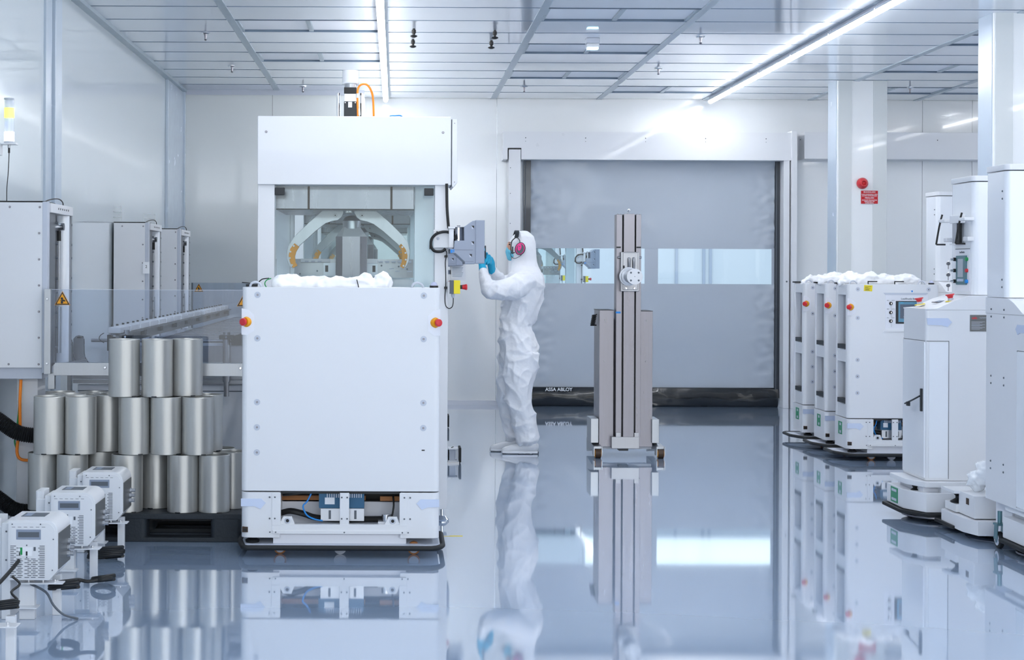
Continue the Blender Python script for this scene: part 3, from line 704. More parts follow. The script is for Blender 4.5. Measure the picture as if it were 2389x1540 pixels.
    b.m('red').text('safe', (3.41, y0-.0036, 1.210), .02, bold=.0004).m('lgrey').text('Log Systems', (3.462, y0-.0036, 1.212), .009).build('name_plate', parent=r, smooth=0, label='grey metal name plate')
    # pedestal, base, bumper
    def oc(e, xa=3.04, xb=3.466): return [(xa-e, y1-.02+e), (xa-e, y0+.10), (xa+.07, y0-.055-e), (xb, y0-.055-e), (xb, y1-.02+e)]
    b = MB().m('white').poly(oc(.0), 'z', .215, .248, .005).m('white_matte').poly(oc(-.05), 'z', .14, .22)
    b.build('pedestal_shelf', parent=r)
    b = MB().m('white').poly(oc(.012), 'z', .07, .185, .006); b.m('dgrey')
    b.m('white').box(3.2, 3.466, y0-.06, y0, .17, .23)
    b.build('base', parent=r)
    MB().m('pcb').box(3.025, 3.029, y0+.2, y0+.33, .085, .175).m('lgrey').box(3.0235, 3.027, y0+.22, y0+.31, .15, .165).box(3.0235, 3.027, y0+.22, y0+.31, .095, .11).build('contact_board', parent=r, smooth=0, label='green contact board')
    MB().m('black').lathe((3.10, y0+.08, .185), (3.10, y0+.08, .215), [(0, .035), (.4, .02), (1, .03)], 18).build('laser_scanner', parent=r)
    MB().m('rubber').poly(oc(.035), 'z', .045, .068, .006).build('bumper', parent=r, label='dark rubber bumper')
    MB().m('steel_dark').lathe((3.26, 9.56, .0), (3.26, 9.56, .046), [(0, .15), (.4, .2), (.6, .2), (1, .12)], 40).build('turntable', parent=r)
    # open wheel bay and rear platform
    b = MB().m('white_matte').box(3.47, 3.70, y0+.08, y1-.06, .06, .25).m('dark').box(3.47, 3.72, y0+.1, y1-.1, .04, .2)
    b.build('wheel_bay', parent=r, smooth=0)
    for yy in (y1-.02, y0+.05):
        c = MB().m('rubber').lathe((3.545, yy-.013, .045), (3.545, yy+.013, .045), [(0, .04), (.15, .045), (.85, .045), (1, .04)], 28).m('lgrey').cyl((3.545, yy-.0145, .045), (3.545, yy+.0145, .045), .03, seg=24).build('castor', parent=r, label='grey black castor wheel')
        MB().m('teal').poly([(3.515, .13), (3.565, .13), (3.575, .05), (3.545, .03), (3.53, .05)], 'y', yy+.016, yy+.02).poly([(3.515, .13), (3.565, .13), (3.575, .05), (3.545, .03), (3.53, .05)], 'y', yy-.02, yy-.016).box(3.51, 3.57, yy-.025, yy+.025, .125, .135).cyl((3.54, yy, .13), (3.54, yy, .2), .012).m('chrome').cyl((3.545, yy-.026, .045), (3.545, yy+.026, .045), .008).build('fork', parent=c)
    b = MB().m('white').box(3.78, 4.02, y0-.02, y1+.03, .12, .245, .003)
    b.box(4.0, 4.19, y0+.0, y1+.066, .228, .246, .002).box(4.02, 4.2, y0-.02, y1+.045, .12, .165, .002)
    b.poly([(3.72, y0), (3.72, y1+.03), (3.86, y1+.066), (4.2, y1+.066), (4.26, y1-.02), (4.26, y0)], 'z', .035, .115, .004)
    b.m('brown').box(3.86, 3.9, y1+.029, y1+.032, .185, .22)
    b.build('rear_platform', parent=r)
    MB().m('black').lathe((4.1, y1-.0, .165), (4.1, y1-.0, .228), [(0, .045), (.1, .05), (.4, .02), (.6, .02), (1, .045)], 20).build('laser_scanner', parent=r)
    MB().m('rubber').box(3.98, 4.28, y1+.06, y1+.08, .03, .05, .004).box(4.26, 4.28, y0, y1+.06, .03, .05, .004).build('bumper', parent=r)
    MB().m('steel_dark').lathe((4.0, 9.56, .0), (4.0, 9.56, .034), [(0, .15), (.4, .2), (.6, .2), (1, .12)], 40).build('turntable', parent=r)
    return r
T4 = tall('tall white robot with sloping console, two red buttons and keys hanging at its touch panel', 'tall white tower robots')
T5 = copy_tree(T4, loc=(3.43, 8.355, 0), skip=('grip_frame', 'control_panel'), label='tall white robot cut by the right edge of the photo, castor wheel under it'); T5.rotation_euler = (0, 0, PI/2)
T6 = copy_tree(T4, loc=(4.68, 13.1, 0), skip=('grip_frame', 'control_panel'), label='tall white robot mostly hidden behind the other robots, only its tower showing'); T6.rotation_euler = (0, 0, PI/2); T6.scale = (1, 1, 1.048)
def shpb(mb):
    limb(mb, [(3.27, 8.93, .31, .055), (3.29, 8.90, .36, .055), (3.36, 8.89, .33, .06), (3.42, 8.88, .30, .06)])
bundle('plastic_package', 'small package wrapped in crumpled clear plastic on the low platform at right', shpb, (3.33, 8.9, .25), grp=None, m='plasticbag', amp=.02, cat='package')
# ------------------------------------------------------------------ gripper portals
def portal(label):
    Y0 = 9.3; PX = lambda px, Y=Y0: X(px, Y); PZ = lambda py, Y=Y0: Z(py, Y, 830)
    r = thing('gripper_portal', (X(823, Y0), 9.9, 0), label, 'machine', 'tall white gripper portals standing in line')
    zt = PZ(272); zb = PZ(432)
    b = MB().m('white').box(PX(600), PX(1051), Y0-.02, Y0+.3, zb, zt, .006)
    b.m('steel_dark')
    for px in (620, 1032): b.screw(PX(px), Y0-.02, PZ(309), .008)
    b.build('hood', parent=r)
    b = MB().m('white').poly([(PX(1053), PZ(277)), (PX(1065), PZ(277)), (PX(1066), PZ(425)), (PX(1056), PZ(436)), (PX(1053), PZ(434))], 'y', Y0-.01, Y0+.35, .003)
    b.m('dgrey').box(PX(1051), PX(1053), Y0+.0, Y0+.3, zb, PZ(278))
    b.m('steel_dark').screw(PX(1059), Y0-.01, PZ(287), .003).screw(PX(1059), Y0-.01, PZ(424), .003)
    b.build('side_cover', parent=r)
    MB().m('white').box(PX(606), PX(1045), Y0+.3, Y0+1.3, zb+.03, zt-.06).build('roof_box', parent=r, smooth=0)
    for (a, c, ya) in ((600.5, 640, Y0), (1013.5, 1045.5, Y0)):
        b = MB().m('white').box(PX(a), PX(c), ya, ya+.12, .075, zb+.01, .004)
        b.build('post', parent=r)
        MB().m('white').box(PX(a)+.0, PX(c), ya+1.15, ya+1.27, .075, zb+.04, .004).build('rear_post', parent=r)
        xm = (PX(a)+PX(c))/2 + (.012 if a > 800 else -.01)
        for yy in (ya+.06, ya+1.2):
            MB().m('chrome').lathe((xm, yy, 0), (xm, yy, .08), [(0, .04), (.12, .042), (.35, .022), (.38, .01), (1, .01)], 20).build('levelling_foot', parent=r)
    # glazed inner column; the pale left strips are a reflection built as boxes
    b = MB().m('white_gloss').box(X(966, 9.55), X(1011, 9.55), 9.5, 9.6, .3, zb+.03, .004)
    b.box(X(645, 9.93), X(676, 9.93), 9.93, 9.97, .9, 1.82).m('white').box(X(678, 9.93), X(686, 9.93), 9.90, 9.97, .9, 1.82)
    b.build('inner_column_and_reflection', parent=r)
    MB().m('glass').box(PX(640), PX(1013), Y0+.03, Y0+.036, .95, zb).build('front_window', parent=r, smooth=0, label='clear front window')
    for a, c in ((640, 663), (989, 1011)): MB().m('dark').box(PX(a), PX(c), Y0+.0, Y0+.03, PZ(455.5), PZ(438.5), .003).build('window_clamp', parent=r, label='black window clamp')
    # stainless drip hood
    za = PZ(490, 9.55); b = MB().m('steel_dark').box(X(642, 9.55), X(965, 9.55), 9.45, 10.5, za, zb+.02, .003)
    b.m('brown').box(X(718, 9.5), X(723, 9.5), 9.447, 9.45, za, zb).box(X(910, 9.5), X(915, 9.5), 9.447, 9.45, za, zb).m('dark').box(X(642, 9.55), X(965, 9.55), 9.448, 9.46, za-.004, za+.001)  # brown strips: seams with their soft brownish reflection put in as colour
    b.build('drip_hood', parent=r, label='stainless hood over the gripper', smooth=0)
    # gripper arms
    Ya = 9.75; G = lambda p: (X(600+p[0]/4.424, Ya), Z(420+p[1]/4.424, Ya, 800))
    left = [(690, 300), (530, 440), (380, 590), (330, 665), (303, 740), (305, 820), (325, 880), (350, 907), (372, 900), (385, 780), (400, 720), (430, 685), (600, 530), (700, 450), (770, 425), (830, 415), (865, 385), (885, 345), (885, 300)]
    right = [(1205, 300), (1360, 430), (1500, 570), (1553, 640), (1578, 735), (1567, 830), (1540, 890), (1505, 910), (1497, 800), (1490, 720), (1462, 672), (1300, 530), (1200, 455), (1130, 428), (1065, 415), (1025, 385), (1000, 335), (1000, 300)]
    pl = [(385, 655), (432, 690), (402, 740), (388, 790), (394, 850), (413, 885), (370, 912), (340, 850), (325, 780), (342, 710)]
    pr = [(1485, 655), (1530, 710), (1552, 780), (1537, 860), (1508, 912), (1473, 888), (1492, 840), (1497, 780), (1485, 720), (1460, 682)]
    for dy, nm in ((0, 'gripper_arm'),):
        for o, p, hole, sc in ((left, pl, (803, 365), ((378, 683), (343, 743), (338, 808), (360, 880))), (right, pr, (1080, 365), ((1497, 690), (1530, 750), (1533, 820), (1510, 883)))):
            b = MB().m('steel').poly([G(q) for q in o], 'y', Ya, Ya+.035, .002)
            h = G(hole); b.m('steel').lathe((h[0], Ya-.0, h[1]), (h[0], Ya-.003, h[1]), [(0, .012), (1, .011)], 16).m('dark').cyl((h[0], Ya-.003, h[1]), (h[0], Ya-.0036, h[1]), .0045)
            a = b.build(nm, parent=r)
            b = MB().m('pad').poly([G(q) for q in p], 'y', Ya-.012, Ya+.03, .002).m('steel')
            for q in sc: g = G(q); b.cyl((g[0], Ya-.012, g[1]), (g[0], Ya-.015, g[1]), .0055)
            b.build('gripper_pad', parent=a, label='orange gripper pad')
    g = G((943, 325)); MB().m('steel').box(g[0]-.02, g[0]+.02, Ya-.02, Ya+.06, g[1]-.01, g[1]+.03, .002).m('chrome').cyl((g[0]-.008, Ya-.03, g[1]), (g[0]-.008, Ya-.02, g[1]), .006).cyl((g[0]+.008, Ya-.03, g[1]), (g[0]+.008, Ya-.02, g[1]), .006).build('pivot_block', parent=r)
    # mandrel head
    xa, xb = G((805, 0))[0], G((1128, 0))[0]; xc = (xa+xb)/2; hw = (xb-xa)/2; ch = .042; Ym = 9.80
    def oc(w, y0, d, z, c): return [(xc-w, y0+c, z), (xc-w+c, y0, z), (xc+w-c, y0, z), (xc+w, y0+c, z), (xc+w, y0+d-c, z), (xc+w-c, y0+d, z), (xc-w+c, y0+d, z), (xc-w, y0+d-c, z)]
    z1 = G((0, 606))[1]; z2 = G((0, 480))[1]; z0 = 1.25
    b = MB().m('steel_dark').frus(oc(hw, Ym, .2, z0, ch), oc(hw, Ym, .2, z1+.015, ch)).m('white').frus(oc(hw, Ym, .2, z1+.015, ch), oc(hw*.55, Ym+.06, .1, z2, .01))  # white cap colour stands for ceiling lamps reflected in polished steel
    b.m('steel_light').lathe((xc, Ym+.1, z2-.01), (xc, Ym+.1, G((0, 360))[1]), [(0, .056), (.6, .056), (.85, .045), (1, .02)], 24)
    b.build('mandrel', parent=r, smooth=25)
    # rail beam behind
    Yb = 10.25; b = MB().m('steel').box(X(642, Yb), X(964, Yb), Yb, Yb+.06, Z(648, Yb), Z(605, Yb))
    b.m('white').box(X(702, Yb), X(770, Yb), Yb-.03, Yb, Z(613, Yb), Z(604.5, Yb), .003).box(X(855, Yb), X(881, Yb), Yb-.03, Yb, Z(615, Yb), Z(604.5, Yb), .003)
    b.m('castalu').box(X(755, Yb), X(783, Yb), Yb-.02, Yb, Z(645, Yb), Z(614, Yb)).box(X(855, Yb), X(881, Yb), Yb-.02, Yb, Z(645, Yb), Z(615, Yb))
    b.m('dark').box(X(759, Yb), X(766, Yb), Yb-.024, Yb, Z(635, Yb), Z(620, Yb)).box(X(869, Yb), X(876, Yb), Yb-.024, Yb, Z(635, Yb), Z(620, Yb))
    for px in (655, 716, 731, 746, 888, 903, 918, 932, 955): b.m('lgrey').box(X(px-4.5, Yb), X(px+4.5, Yb), Yb-.032, Yb-.0, Z(613, Yb), Z(609, Yb), .001)
    for px, py in ((660, 622), (740, 633), (890, 620), (930, 622), (950, 628), (700, 640)): b.m('dgrey').cyl((X(px, Yb), Yb-.002, Z(py, Yb)), (X(px, Yb), Yb, Z(py, Yb)), .006)
    b.m('lgrey')
    for k in range(4): b.box(X(908+k*14, Yb), X(919+k*14, Yb), Yb-.002, Yb, Z(628+k % 2*6, Yb), Z(626+k % 2*6, Yb))
    b.build('rail_beam', parent=r, smooth=0)
    MB().m('wall').box(X(900, 10.5), X(964, 10.5), 10.4, 10.44, .9, Z(652, 10.5)).build('lower_panel', parent=r, smooth=0)
    # drive on top
    Yt = 9.62; T = lambda px: X(px, Yt); TZ = lambda py: Z(py, Yt, 815); xm = T(815.5)
    b = MB().m('dark').box(T(801), T(831), Yt-.035, Yt+.04, zt-.08, TZ(238), .004).m('white').box(T(802), T(829), Yt-.033, Yt+.035, TZ(238), TZ(220), .002).m('black').box(T(801), T(830), Yt-.034, Yt+.036, TZ(220), TZ(205), .003).m('steel_light').cyl((xm, Yt, TZ(205)), (xm, Yt, TZ(192)), .036).m('white').lathe((xm, Yt, TZ(196)), (xm, Yt, TZ(165)), [(0, .05), (.08, .053), (.1, .049), (1, .049)], 28)
    b.m('paper').box(T(811), T(820), Yt-.0362, Yt-.034, TZ(252), TZ(239)).m('chrome').screw(T(804), Yt-.035, TZ(241), .004).screw(T(827.5), Yt-.035, TZ(241), .004)
    b.build('drive_motor', parent=r)
    for px in (787, 842): MB().m('chrome').cyl((T(px), Yt+.03, zt-.1), (T(px), Yt+.03, TZ(216)), .0105).build('guide_rod', parent=r)
    MB().m('orange').tube([(T(835), Yt-.04, zt-.02), (T(833), Yt-.045, TZ(245)), (T(832.5), Yt-.04, TZ(225)), (T(834), Yt-.03, TZ(207)), (T(842), Yt-.03, TZ(198.5)), (T(854), Yt-.03, TZ(199)), (T(864), Yt-.02, TZ(212)), (T(869), Yt-.02, TZ(235)), (T(871), Yt-.02, zt-.02)], .0065).m('white').cyl((T(832.5), Yt-.041, TZ(230)), (T(832.7), Yt-.041, TZ(220)), .0085).cyl((T(837), Yt-.041, TZ(270)), (T(836), Yt-.041, TZ(255)), .008).build('drive_cable', parent=r, label='orange drive cable')
    MB().m('blue').tube([(T(903), Yt, zt-.02), (T(907), Yt, TZ(272)), (T(920), Yt, TZ(269.5)), (T(936), Yt, TZ(271)), (T(942), Yt, zt-.02)], .004).build('air_hose', parent=r, label='blue air hose')
    # operator terminal on the right post
    Yo = 9.25; Q = lambda zx, zy: (X(980+zx/6.16, Yo), Z(490+zy/6.16, Yo, 1060))
    b = MB().m('white').box(Q(190, 0)[0], Q(480, 0)[0], Yo+.02, Yo+.05, Q(0, 545)[1], Q(0, 285)[1], .004).box(Q(400, 0)[0], Q(500, 0)[0], Yo-.03, Yo+.1, Q(0, 270)[1], Q(0, 240)[1], .003).box(Q(400, 0)[0], Q(630, 0)[0], Yo-.0, Yo+.09, Q(0, 247)[1], Q(0, 236)[1], .002).box(Q(410, 0)[0], Q(480, 0)[0], Yo-.02, Yo+.05, Q(0, 545)[1], Q(0, 270)[1], .003)
    g = Q(257, 410); b.m('lgrey').screw(g[0], Yo+.02, g[1], .009)
    arm = b.build('terminal_arm', parent=r)
    g = Q(555, 250); h = Q(555, 445)
    MB().m('chrome').cyl((g[0], Yo+.04, h[1]), (g[0], Yo+.04, g[1]), .028, seg=28).m('steel_dark').cyl((g[0], Yo+.04, g[1]), (g[0], Yo+.04, g[1]+.012), .01).build('swivel', parent=arm)
    out = [(625, 245), (745, 160), (780, 155), (915, 155), (912, 765), (780, 768), (775, 776), (635, 776), (632, 745), (500, 625), (428, 625), (428, 560), (480, 560), (490, 445), (625, 440)]
    b = MB().m('termgrey').poly([Q(*q) for q in out], 'y', Yo-.06, Yo+.26, .004)
    b.poly([Q(*q) for q in ((785, 150), (918, 150), (916, 768), (785, 768))], 'y', Yo-.066, Yo+.27, .004)
    b.m('dgrey').box(Q(480, 0)[0], Q(750, 0)[0], Yo-.0608, Yo-.05, Q(0, 577)[1], Q(0, 573)[1]).box(Q(640, 0)[0], Q(760, 0)[0], Yo-.0608, Yo-.05, Q(0, 743)[1], Q(0, 740)[1])
    for (u, v) in ((745, 250), (745, 475), (715, 655)):
        b.m('dark').poly([Q(u-20, v-22), Q(u+22, v-22), Q(u+22, v+22)], 'y', Yo-.0615, Yo-.05).m('lgrey').poly([Q(u-20, v-22), Q(u+22, v+22), Q(u-10, v+26)], 'y', Yo-.0622, Yo-.05)
    b.m('blue').box(Q(430, 0)[0], Q(462, 0)[0], Yo-.0615, Yo-.05, Q(0, 618)[1], Q(0, 570)[1]).box(Q(470, 0)[0], Q(485, 0)[0], Yo-.0615, Yo-.05, Q(0, 610)[1], Q(0, 565)[1])
    b.m('screen_dark').box(Q(915, 0)[0]-.001, Q(915, 0)[0]+.003, Yo-.03, Yo+.23, Q(0, 740)[1], Q(0, 200)[1])
    tm = b.build('operator_terminal', parent=r, smooth=0, label='grey operator terminal')
    # cable coil and its lead
    c = Q(330, 462); R_ = .0485
    pts = [(Q(505, 420)[0], Yo+.0, Q(505, 420)[1]), (Q(495, 370)[0], Yo+.0, Q(495, 370)[1])]
    for q in ((440, 335), (380, 315), (300, 320), (225, 350), (170, 410), (155, 480), (165, 545), (205, 590), (265, 600), (325, 590), (365, 555)): pts.append((Q(*q)[0], Yo-.0, Q(*q)[1]))
    b = MB().m('black').tube(pts, .0085)
    for q in ((240, 335), (415, 315), (140, 535)): g = Q(*q); b.box(g[0]-.003, g[0]+.003, Yo-.012, Yo+.01, g[1]-.012, g[1]+.012)
    b.tube([(X(1041, 9.3), 9.28, zb+.01), (X(1042, 9.3), 9.28, PZ(480)), (X(1044, 9.3), 9.28, PZ(510)), (X(1046, 9.3), 9.28, PZ(532))], .009)
    b.build('cable_coil', parent=r, label='black cable coil')
    b = MB().m('black').tube([(Q(*q)[0], Yo+.03, Q(*q)[1]) for q in ((340, 570), (370, 585), (385, 620), (375, 680), (365, 760), (370, 900), (372, 1100), (362, 1230), (365, 1340), (385, 1395), (425, 1418), (465, 1395), (480, 1340), (482, 1265))], .0028, 6)
    for q in ((374, 667), (372, 1120)): g = Q(*q); b.box(g[0]-.009, g[0]+.009, Yo+.02, Yo+.05, g[1]-.006, g[1]+.007)
    b.build('button_lead', parent=r, label='thin black lead')
    a0, a1, a2 = Q(428, 1010), Q(485, 1205), Q(578, 1205)
    b = MB().m('dgrey').box(a0[0], a1[0], Yo+.0, Yo+.075, a1[1], a0[1], .002).m('yellow').box(a1[0], a2[0], Yo, Yo+.075, a1[1], a0[1], .002)
    b.m('lgrey').lathe((Q(476, 0)[0], Yo+.035, a1[1]), (Q(480, 0)[0], Yo+.035, Q(0, 1268)[1]), [(0, .01), (.5, .011), (1, .005)], 12)
    e = b.build('stop_box', parent=r, label='yellow and dark grey stop box')
    zc = Q(0, 1108)[1]
    MB().m('dark').cyl((a2[0], Yo+.037, zc), (Q(615, 0)[0], Yo+.037, zc), .0115).m('red').lathe((Q(612, 0)[0], Yo+.037, zc), (Q(684, 0)[0], Yo+.037, zc), [(0, .013), (.3, .014), (.85, .0185), (1, .014)], 20).build('button', parent=e, label='red mushroom button')
    MB().m('white').box(X(1044, 9.3), Q(432, 0)[0], Yo+.02, Yo+.06, Q(0, 1190)[1], Q(0, 1030)[1]).build('stop_box_bracket', parent=r, smooth=0)
    return r
P1 = portal('tall white gripper portal behind the large carrier robot, nearest of the line')
P2 = copy_tree(P1, loc=(P1.location.x, P1.location.y+2.9, 0), label='second white gripper portal, seen through the window of the nearest one')
P3 = copy_tree(P1, loc=(P1.location.x, P1.location.y+5.75, 0), label='third white gripper portal, farthest in the line, by the back wall')
P4 = copy_tree(P1, loc=(P1.location.x+2.13, P1.location.y+11.4, 0), label='white gripper portal in the next hall, just left of the lifter behind the door window')
P5 = copy_tree(P1, loc=(P1.location.x+2.20, P1.location.y+14.9, 0), label='farther white gripper portal in the next hall, behind the door window beside the person')
b = MB().m('white').box(X(1050, 12.2), X(1087, 12.2), 12.25, 12.253, Z(655, 12.2, 1060), Z(612, 12.2, 1060)).m('paper').box(X(1053, 12.2), X(1084, 12.2), 12.247, 12.25, Z(650, 12.2, 1060), Z(620, 12.2, 1060)).m('print')
for k in range(8): b.box(X(1056, 12.2), X(1081-((k*5) % 4), 12.2), 12.246, 12.248, Z(624+k*3.1, 12.2, 1060)-.001, Z(623.4+k*3.1, 12.2, 1060))
b.box(X(1040, 12.2), X(1052, 12.2), 12.25, 12.26, Z(640, 12.2, 1060), Z(630, 12.2, 1060))
b.build('instruction_sheet', parent=P2, smooth=0, label='white instruction sheet')
# floor brackets
def fbracket(Y, label):
    k = Y/12.2*1.0; x0 = .405
    r = thing('floor_bracket', (x0+.05, Y, 0), label, 'bracket', 'floor brackets beside the portals')
    MB().m('white').box(x0, x0+.08, Y, Y+.12, .105, .115, .002).box(x0+.0, x0+.085, Y, Y+.12, .012, .02, .002).box(x0+.07, x0+.08, Y, Y+.12, .015, .11).m('lgrey').box(x0+.0, x0+.06, Y+.04, Y+.05, .02, .105).box(x0-.06, x0+.01, Y+.04, Y+.06, .012, .1).m('dark').box(x0+.025, x0+.035, Y+.03, Y+.05, .115, .12).box(x0+.035, x0+.045, Y+.08, Y+.09, .115, .12).m('steel').box(x0-.07, x0+.085, Y, Y+.1, 0, .012).build('frame', parent=r, smooth=0)
    MB().m('rubber').box(x0+.083, x0+.1, Y-.02, Y+.16, .01, .12, .003).build('buffer', parent=r, label='black rubber buffer')
fbracket(12.15, 'low white bracket with a black rubber buffer on the floor right of the second portal')
fbracket(14.9, 'low bracket with a black buffer, only its edge showing beyond the nearer one')
MB().m('tape').box(X(1052, 8.82), X(1082, 8.82), 8.80, 8.825, .0, .0012).box(X(1035, 8.82), X(1053, 8.82), 8.80, 8.806, .0, .0012).build('floor_tape', label='small piece of yellow tape on the floor right of the large robot', cat='tape', smooth=0, origin=(X(1060, 8.82), 8.81, 0))
# ------------------------------------------------------------------ lift cabinets along the left wall
def cabinet(label):
    y0, y1, xr, xl = 8.90, 9.58, -1.958, XL+.04; z0 = .919; z1 = 1.852
    r = thing('lift_cabinet', ((xr+xl)/2, 9.24, 0), label, 'cabinet', 'white lift cabinets along the left wall')
    b = MB().m('white').box(xl, xr-.028, y0, y0+.03, z0, z1-.004, .002).m('black').box(xl, xr-.02, y0+.002, y0+.3, z1-.004, z1+.004)
    b.m('steel_dark')
    for px in (22, 92): b.screw(X(px, y0), y0, Z(483, y0, 60), .0065); b.screw(X(px-1, y0), y0, Z(850, y0, 60), .0065)
    for k in range(1, 6): b.screw(X(91, y0), y0, Z(483+61*k, y0, 60), .0065)
    b.build('front_panel', parent=r)
    b = MB().m('lgrey').box(xr-.028, xr, y0+.0, y0+.06, z0-.03, z1, .002).m('white').box(xl, xr-.1, y0+.03, y1, z0, z1)
    b.m('lgrey').box(xl, xr-.03, y0+.02, y1, .855, z0, .003)
    b.build('body', parent=r, smooth=0)
    b = MB().m('steel').box(xr-.03, xr-.01, y0+.06, y0+.26, z0, z1-.03).m('steel_light').box(xr-.1, xr-.095, y0+.26, y1, z0, z1-.03).box(xr-.1, xr-.0, y1-.02, y1, z0, z1-.03).m('dgrey')
    for yy in (y0+.27, y1-.01):
        for k in range(8): b.cyl((xr-.01, yy, 1.02+.1*k+.02*(k % 2)), (xr+.002, yy, 1.02+.1*k+.02*(k % 2)), .007, seg=8)
    b.build('side_channel', parent=r, label='stainless side channel')
    b = MB().m('white').box(xr-.03, xr+.005, y0+.08, y1, z1-.058, z1-.004, .002).m('dark')
    for k in range(6): b.cyl((xr+.004, y0+.27+k*.055, z1-.03), (xr+.007, y0+.27+k*.055, z1-.03), .006, seg=8)
    b.build('top_cap', parent=r)
    b = MB().m('steel_light').cyl((xr-.03, y0+.45, 1.1), (xr-.03, y0+.45, 1.66), .007, seg=10).cyl((xr-.03, y0+.45, .98), (xr-.03, y0+.45, 1.25), .016, seg=12).m('black').cyl((xr-.03, y0+.45, 1.64), (xr-.03, y0+.45, 1.70), .012, seg=12).m('chrome').cyl((xr-.03, y0+.45, 1.723), (xr-.0, y0+.45, 1.723), .022, seg=18).m('steel').box(xr-.04, xr-.03, y0+.3, y0+.47, 1.70, 1.74)
    b.build('lift_rod', parent=r)
    MB().m('white_gloss').cyl((xr-.035, y0+.59, z0), (xr-.035, y0+.59, z1-.06), .038, seg=20).build('lift_tube', parent=r)
    MB().m('white').box(-2.15, -2.03, y0+.1, y0+.3, 0, .855, .006).build('leg', parent=r)
    MB().m('black').tube([(xr-.05, y0+.12, z1), (xr-.03, y0+.2, z1+.02), (xr-.01, y0+.33, z1+.03), (xr+.0, y0+.4, z1+.015), (xr+.0, y0+.42, z1-.008)], .0035, 6).build('cable', parent=r)
    return r
C1 = cabinet('white lift cabinet at the left edge of the photo, nearest of the three')
C2 = copy_tree(C1, loc=(C1.location.x-.022, C1.location.y+3.78, 0), label='white lift cabinet in the middle of the three, a small clear label on its edge')
C3 = copy_tree(C1, loc=(C1.location.x-.03, C1.location.y+5.70, 0), label='white lift cabinet farthest along the left wall, by the room corner')
for (a, c, za, zb, y, lb) in ((250, 283, 480, 520, 12.75, 'larger white wire rack standing on the middle lift cabinet'), (335, 362, 499, 523, 14.0, 'smaller white wire rack farther back, near the farthest lift cabinet')):
    b = MB().m('white'); z0, z1 = 1.856, Z(za, y, 270)
    for x in (X(a, y), X(c, y)): b.cyl((x, y, z0), (x, y, z1), .003, seg=6)
    for k in range(1, 4): z = z0+(z1-z0)*k/3; b.cyl((X(a, y), y, z), (X(c, y), y, z-.008), .003, seg=6)
    b.build('wire_rack', label=lb, cat='rack', group='white wire racks', origin=(X(a, y), y, z0))
MB().m('paper').box(X(333, 12.66), X(348, 12.66), 12.665, 12.67, Z(641, 12.66), Z(614, 12.66)).m('dark').text('2', (X(341, 12.66), 12.662, Z(625, 12.66)), .032).build('number_label', parent=C2, smooth=0, label='small clear label with the number 2')
# signal lamp on the wall over the nearest cabinet
Yq = 9.06; xq = X(20, Yq); Zq = lambda py: Z(py, Yq, 20)
r = thing('signal_tower', (xq, Yq, Zq(337)), 'glowing yellow and white signal lamp tower on a wall bracket at top left', 'signal lamp')
MB().m('white').box(XL, xq+.045, Yq-.03, Yq+.03, Zq(338), Zq(334), .002).box(XL, XL+.02, Yq-.03, Yq+.03, Zq(362), Zq(334)).build('bracket', parent=r)
MB().m('lamp_white').cyl((xq, Yq, Zq(330)), (xq, Yq, Zq(308)), .029, seg=24).build('light_module', parent=r, label='glowing white module')
MB().m('lamp_clear').cyl((xq, Yq, Zq(308)), (xq, Yq, Zq(275)), .026, seg=24).build('clear_module', parent=r, label='unlit bluish module')
MB().m('lamp_yellow').cyl((xq, Yq, Zq(275)), (xq, Yq, Zq(252)), .029, seg=24).build('light_module', parent=r, label='glowing yellow module')
MB().m('lamp_clear').cyl((xq, Yq, Zq(252)), (xq, Yq, Zq(233)), .026, seg=24).m('lgrey').cyl((xq, Yq, Zq(233)), (xq, Yq, Zq(229)), .029, seg=24).build('cap', parent=r)
MB().m('lgrey').cyl((xq, Yq, Zq(334)), (xq, Yq, Zq(330)), .029, seg=24).m('steel').cyl((xq, Yq, Zq(345)), (xq, Yq, Zq(338)), .008).m('black').cyl((xq, Yq, Zq(357)), (xq, Yq, Zq(345)), .006).tube([(xq, Yq, Zq(357)), (xq-.004, Yq, Zq(400)), (xq-.012, Yq, Zq(440)), (X(15, Yq), Yq, 1.858)], .0028, 6).build('cable', parent=r)
# ------------------------------------------------------------------ conveyor
Yc = 9.62; CX = lambda px, Y=Yc: X(px, Y); CZc = lambda py, Y=Yc, px=300: Z(py, Y, px)
r = thing('conveyor', (-1.3, 11.0, 0), 'long steel conveyor with white guide blocks between the lift cabinets and the portals', 'conveyor')
xe = -.84
Yf = 8.88; FX = lambda px: X(px, Yf); FZ = lambda py: Z(py, Yf, 300)
b = MB().m('steel_light').poly([(FX(125), FZ(877)), (FX(125), FZ(853)), (FX(131), FZ(847)), (xe, FZ(847)), (xe, FZ(877))], 'y', Yf, Yf+.04, .002)
b.m('chrome')
for px in (246, 562): b.screw(FX(px), Yf, FZ(858), .009)
b.build('front_beam', parent=r)
b = MB().m('steel_light').box(FX(106), FX(121), Yf-.03, Yf+.012, FZ(873), FZ(675), .002).m('chrome').screw(FX(113), Yf-.03, FZ(698), .008).screw(FX(113), Yf-.03, FZ(848), .008)
b.build('end_bracket', parent=r)
b = MB().m('polycarb').box(FX(121), xe, Yf+.005, Yf+.011, FZ(847), FZ(676)).m('lgrey').box(FX(121), xe, Yf+.004, Yf+.012, FZ(676.6), FZ(675.6))
b.build('safety_screen', parent=r, smooth=0, label='clear safety screen')
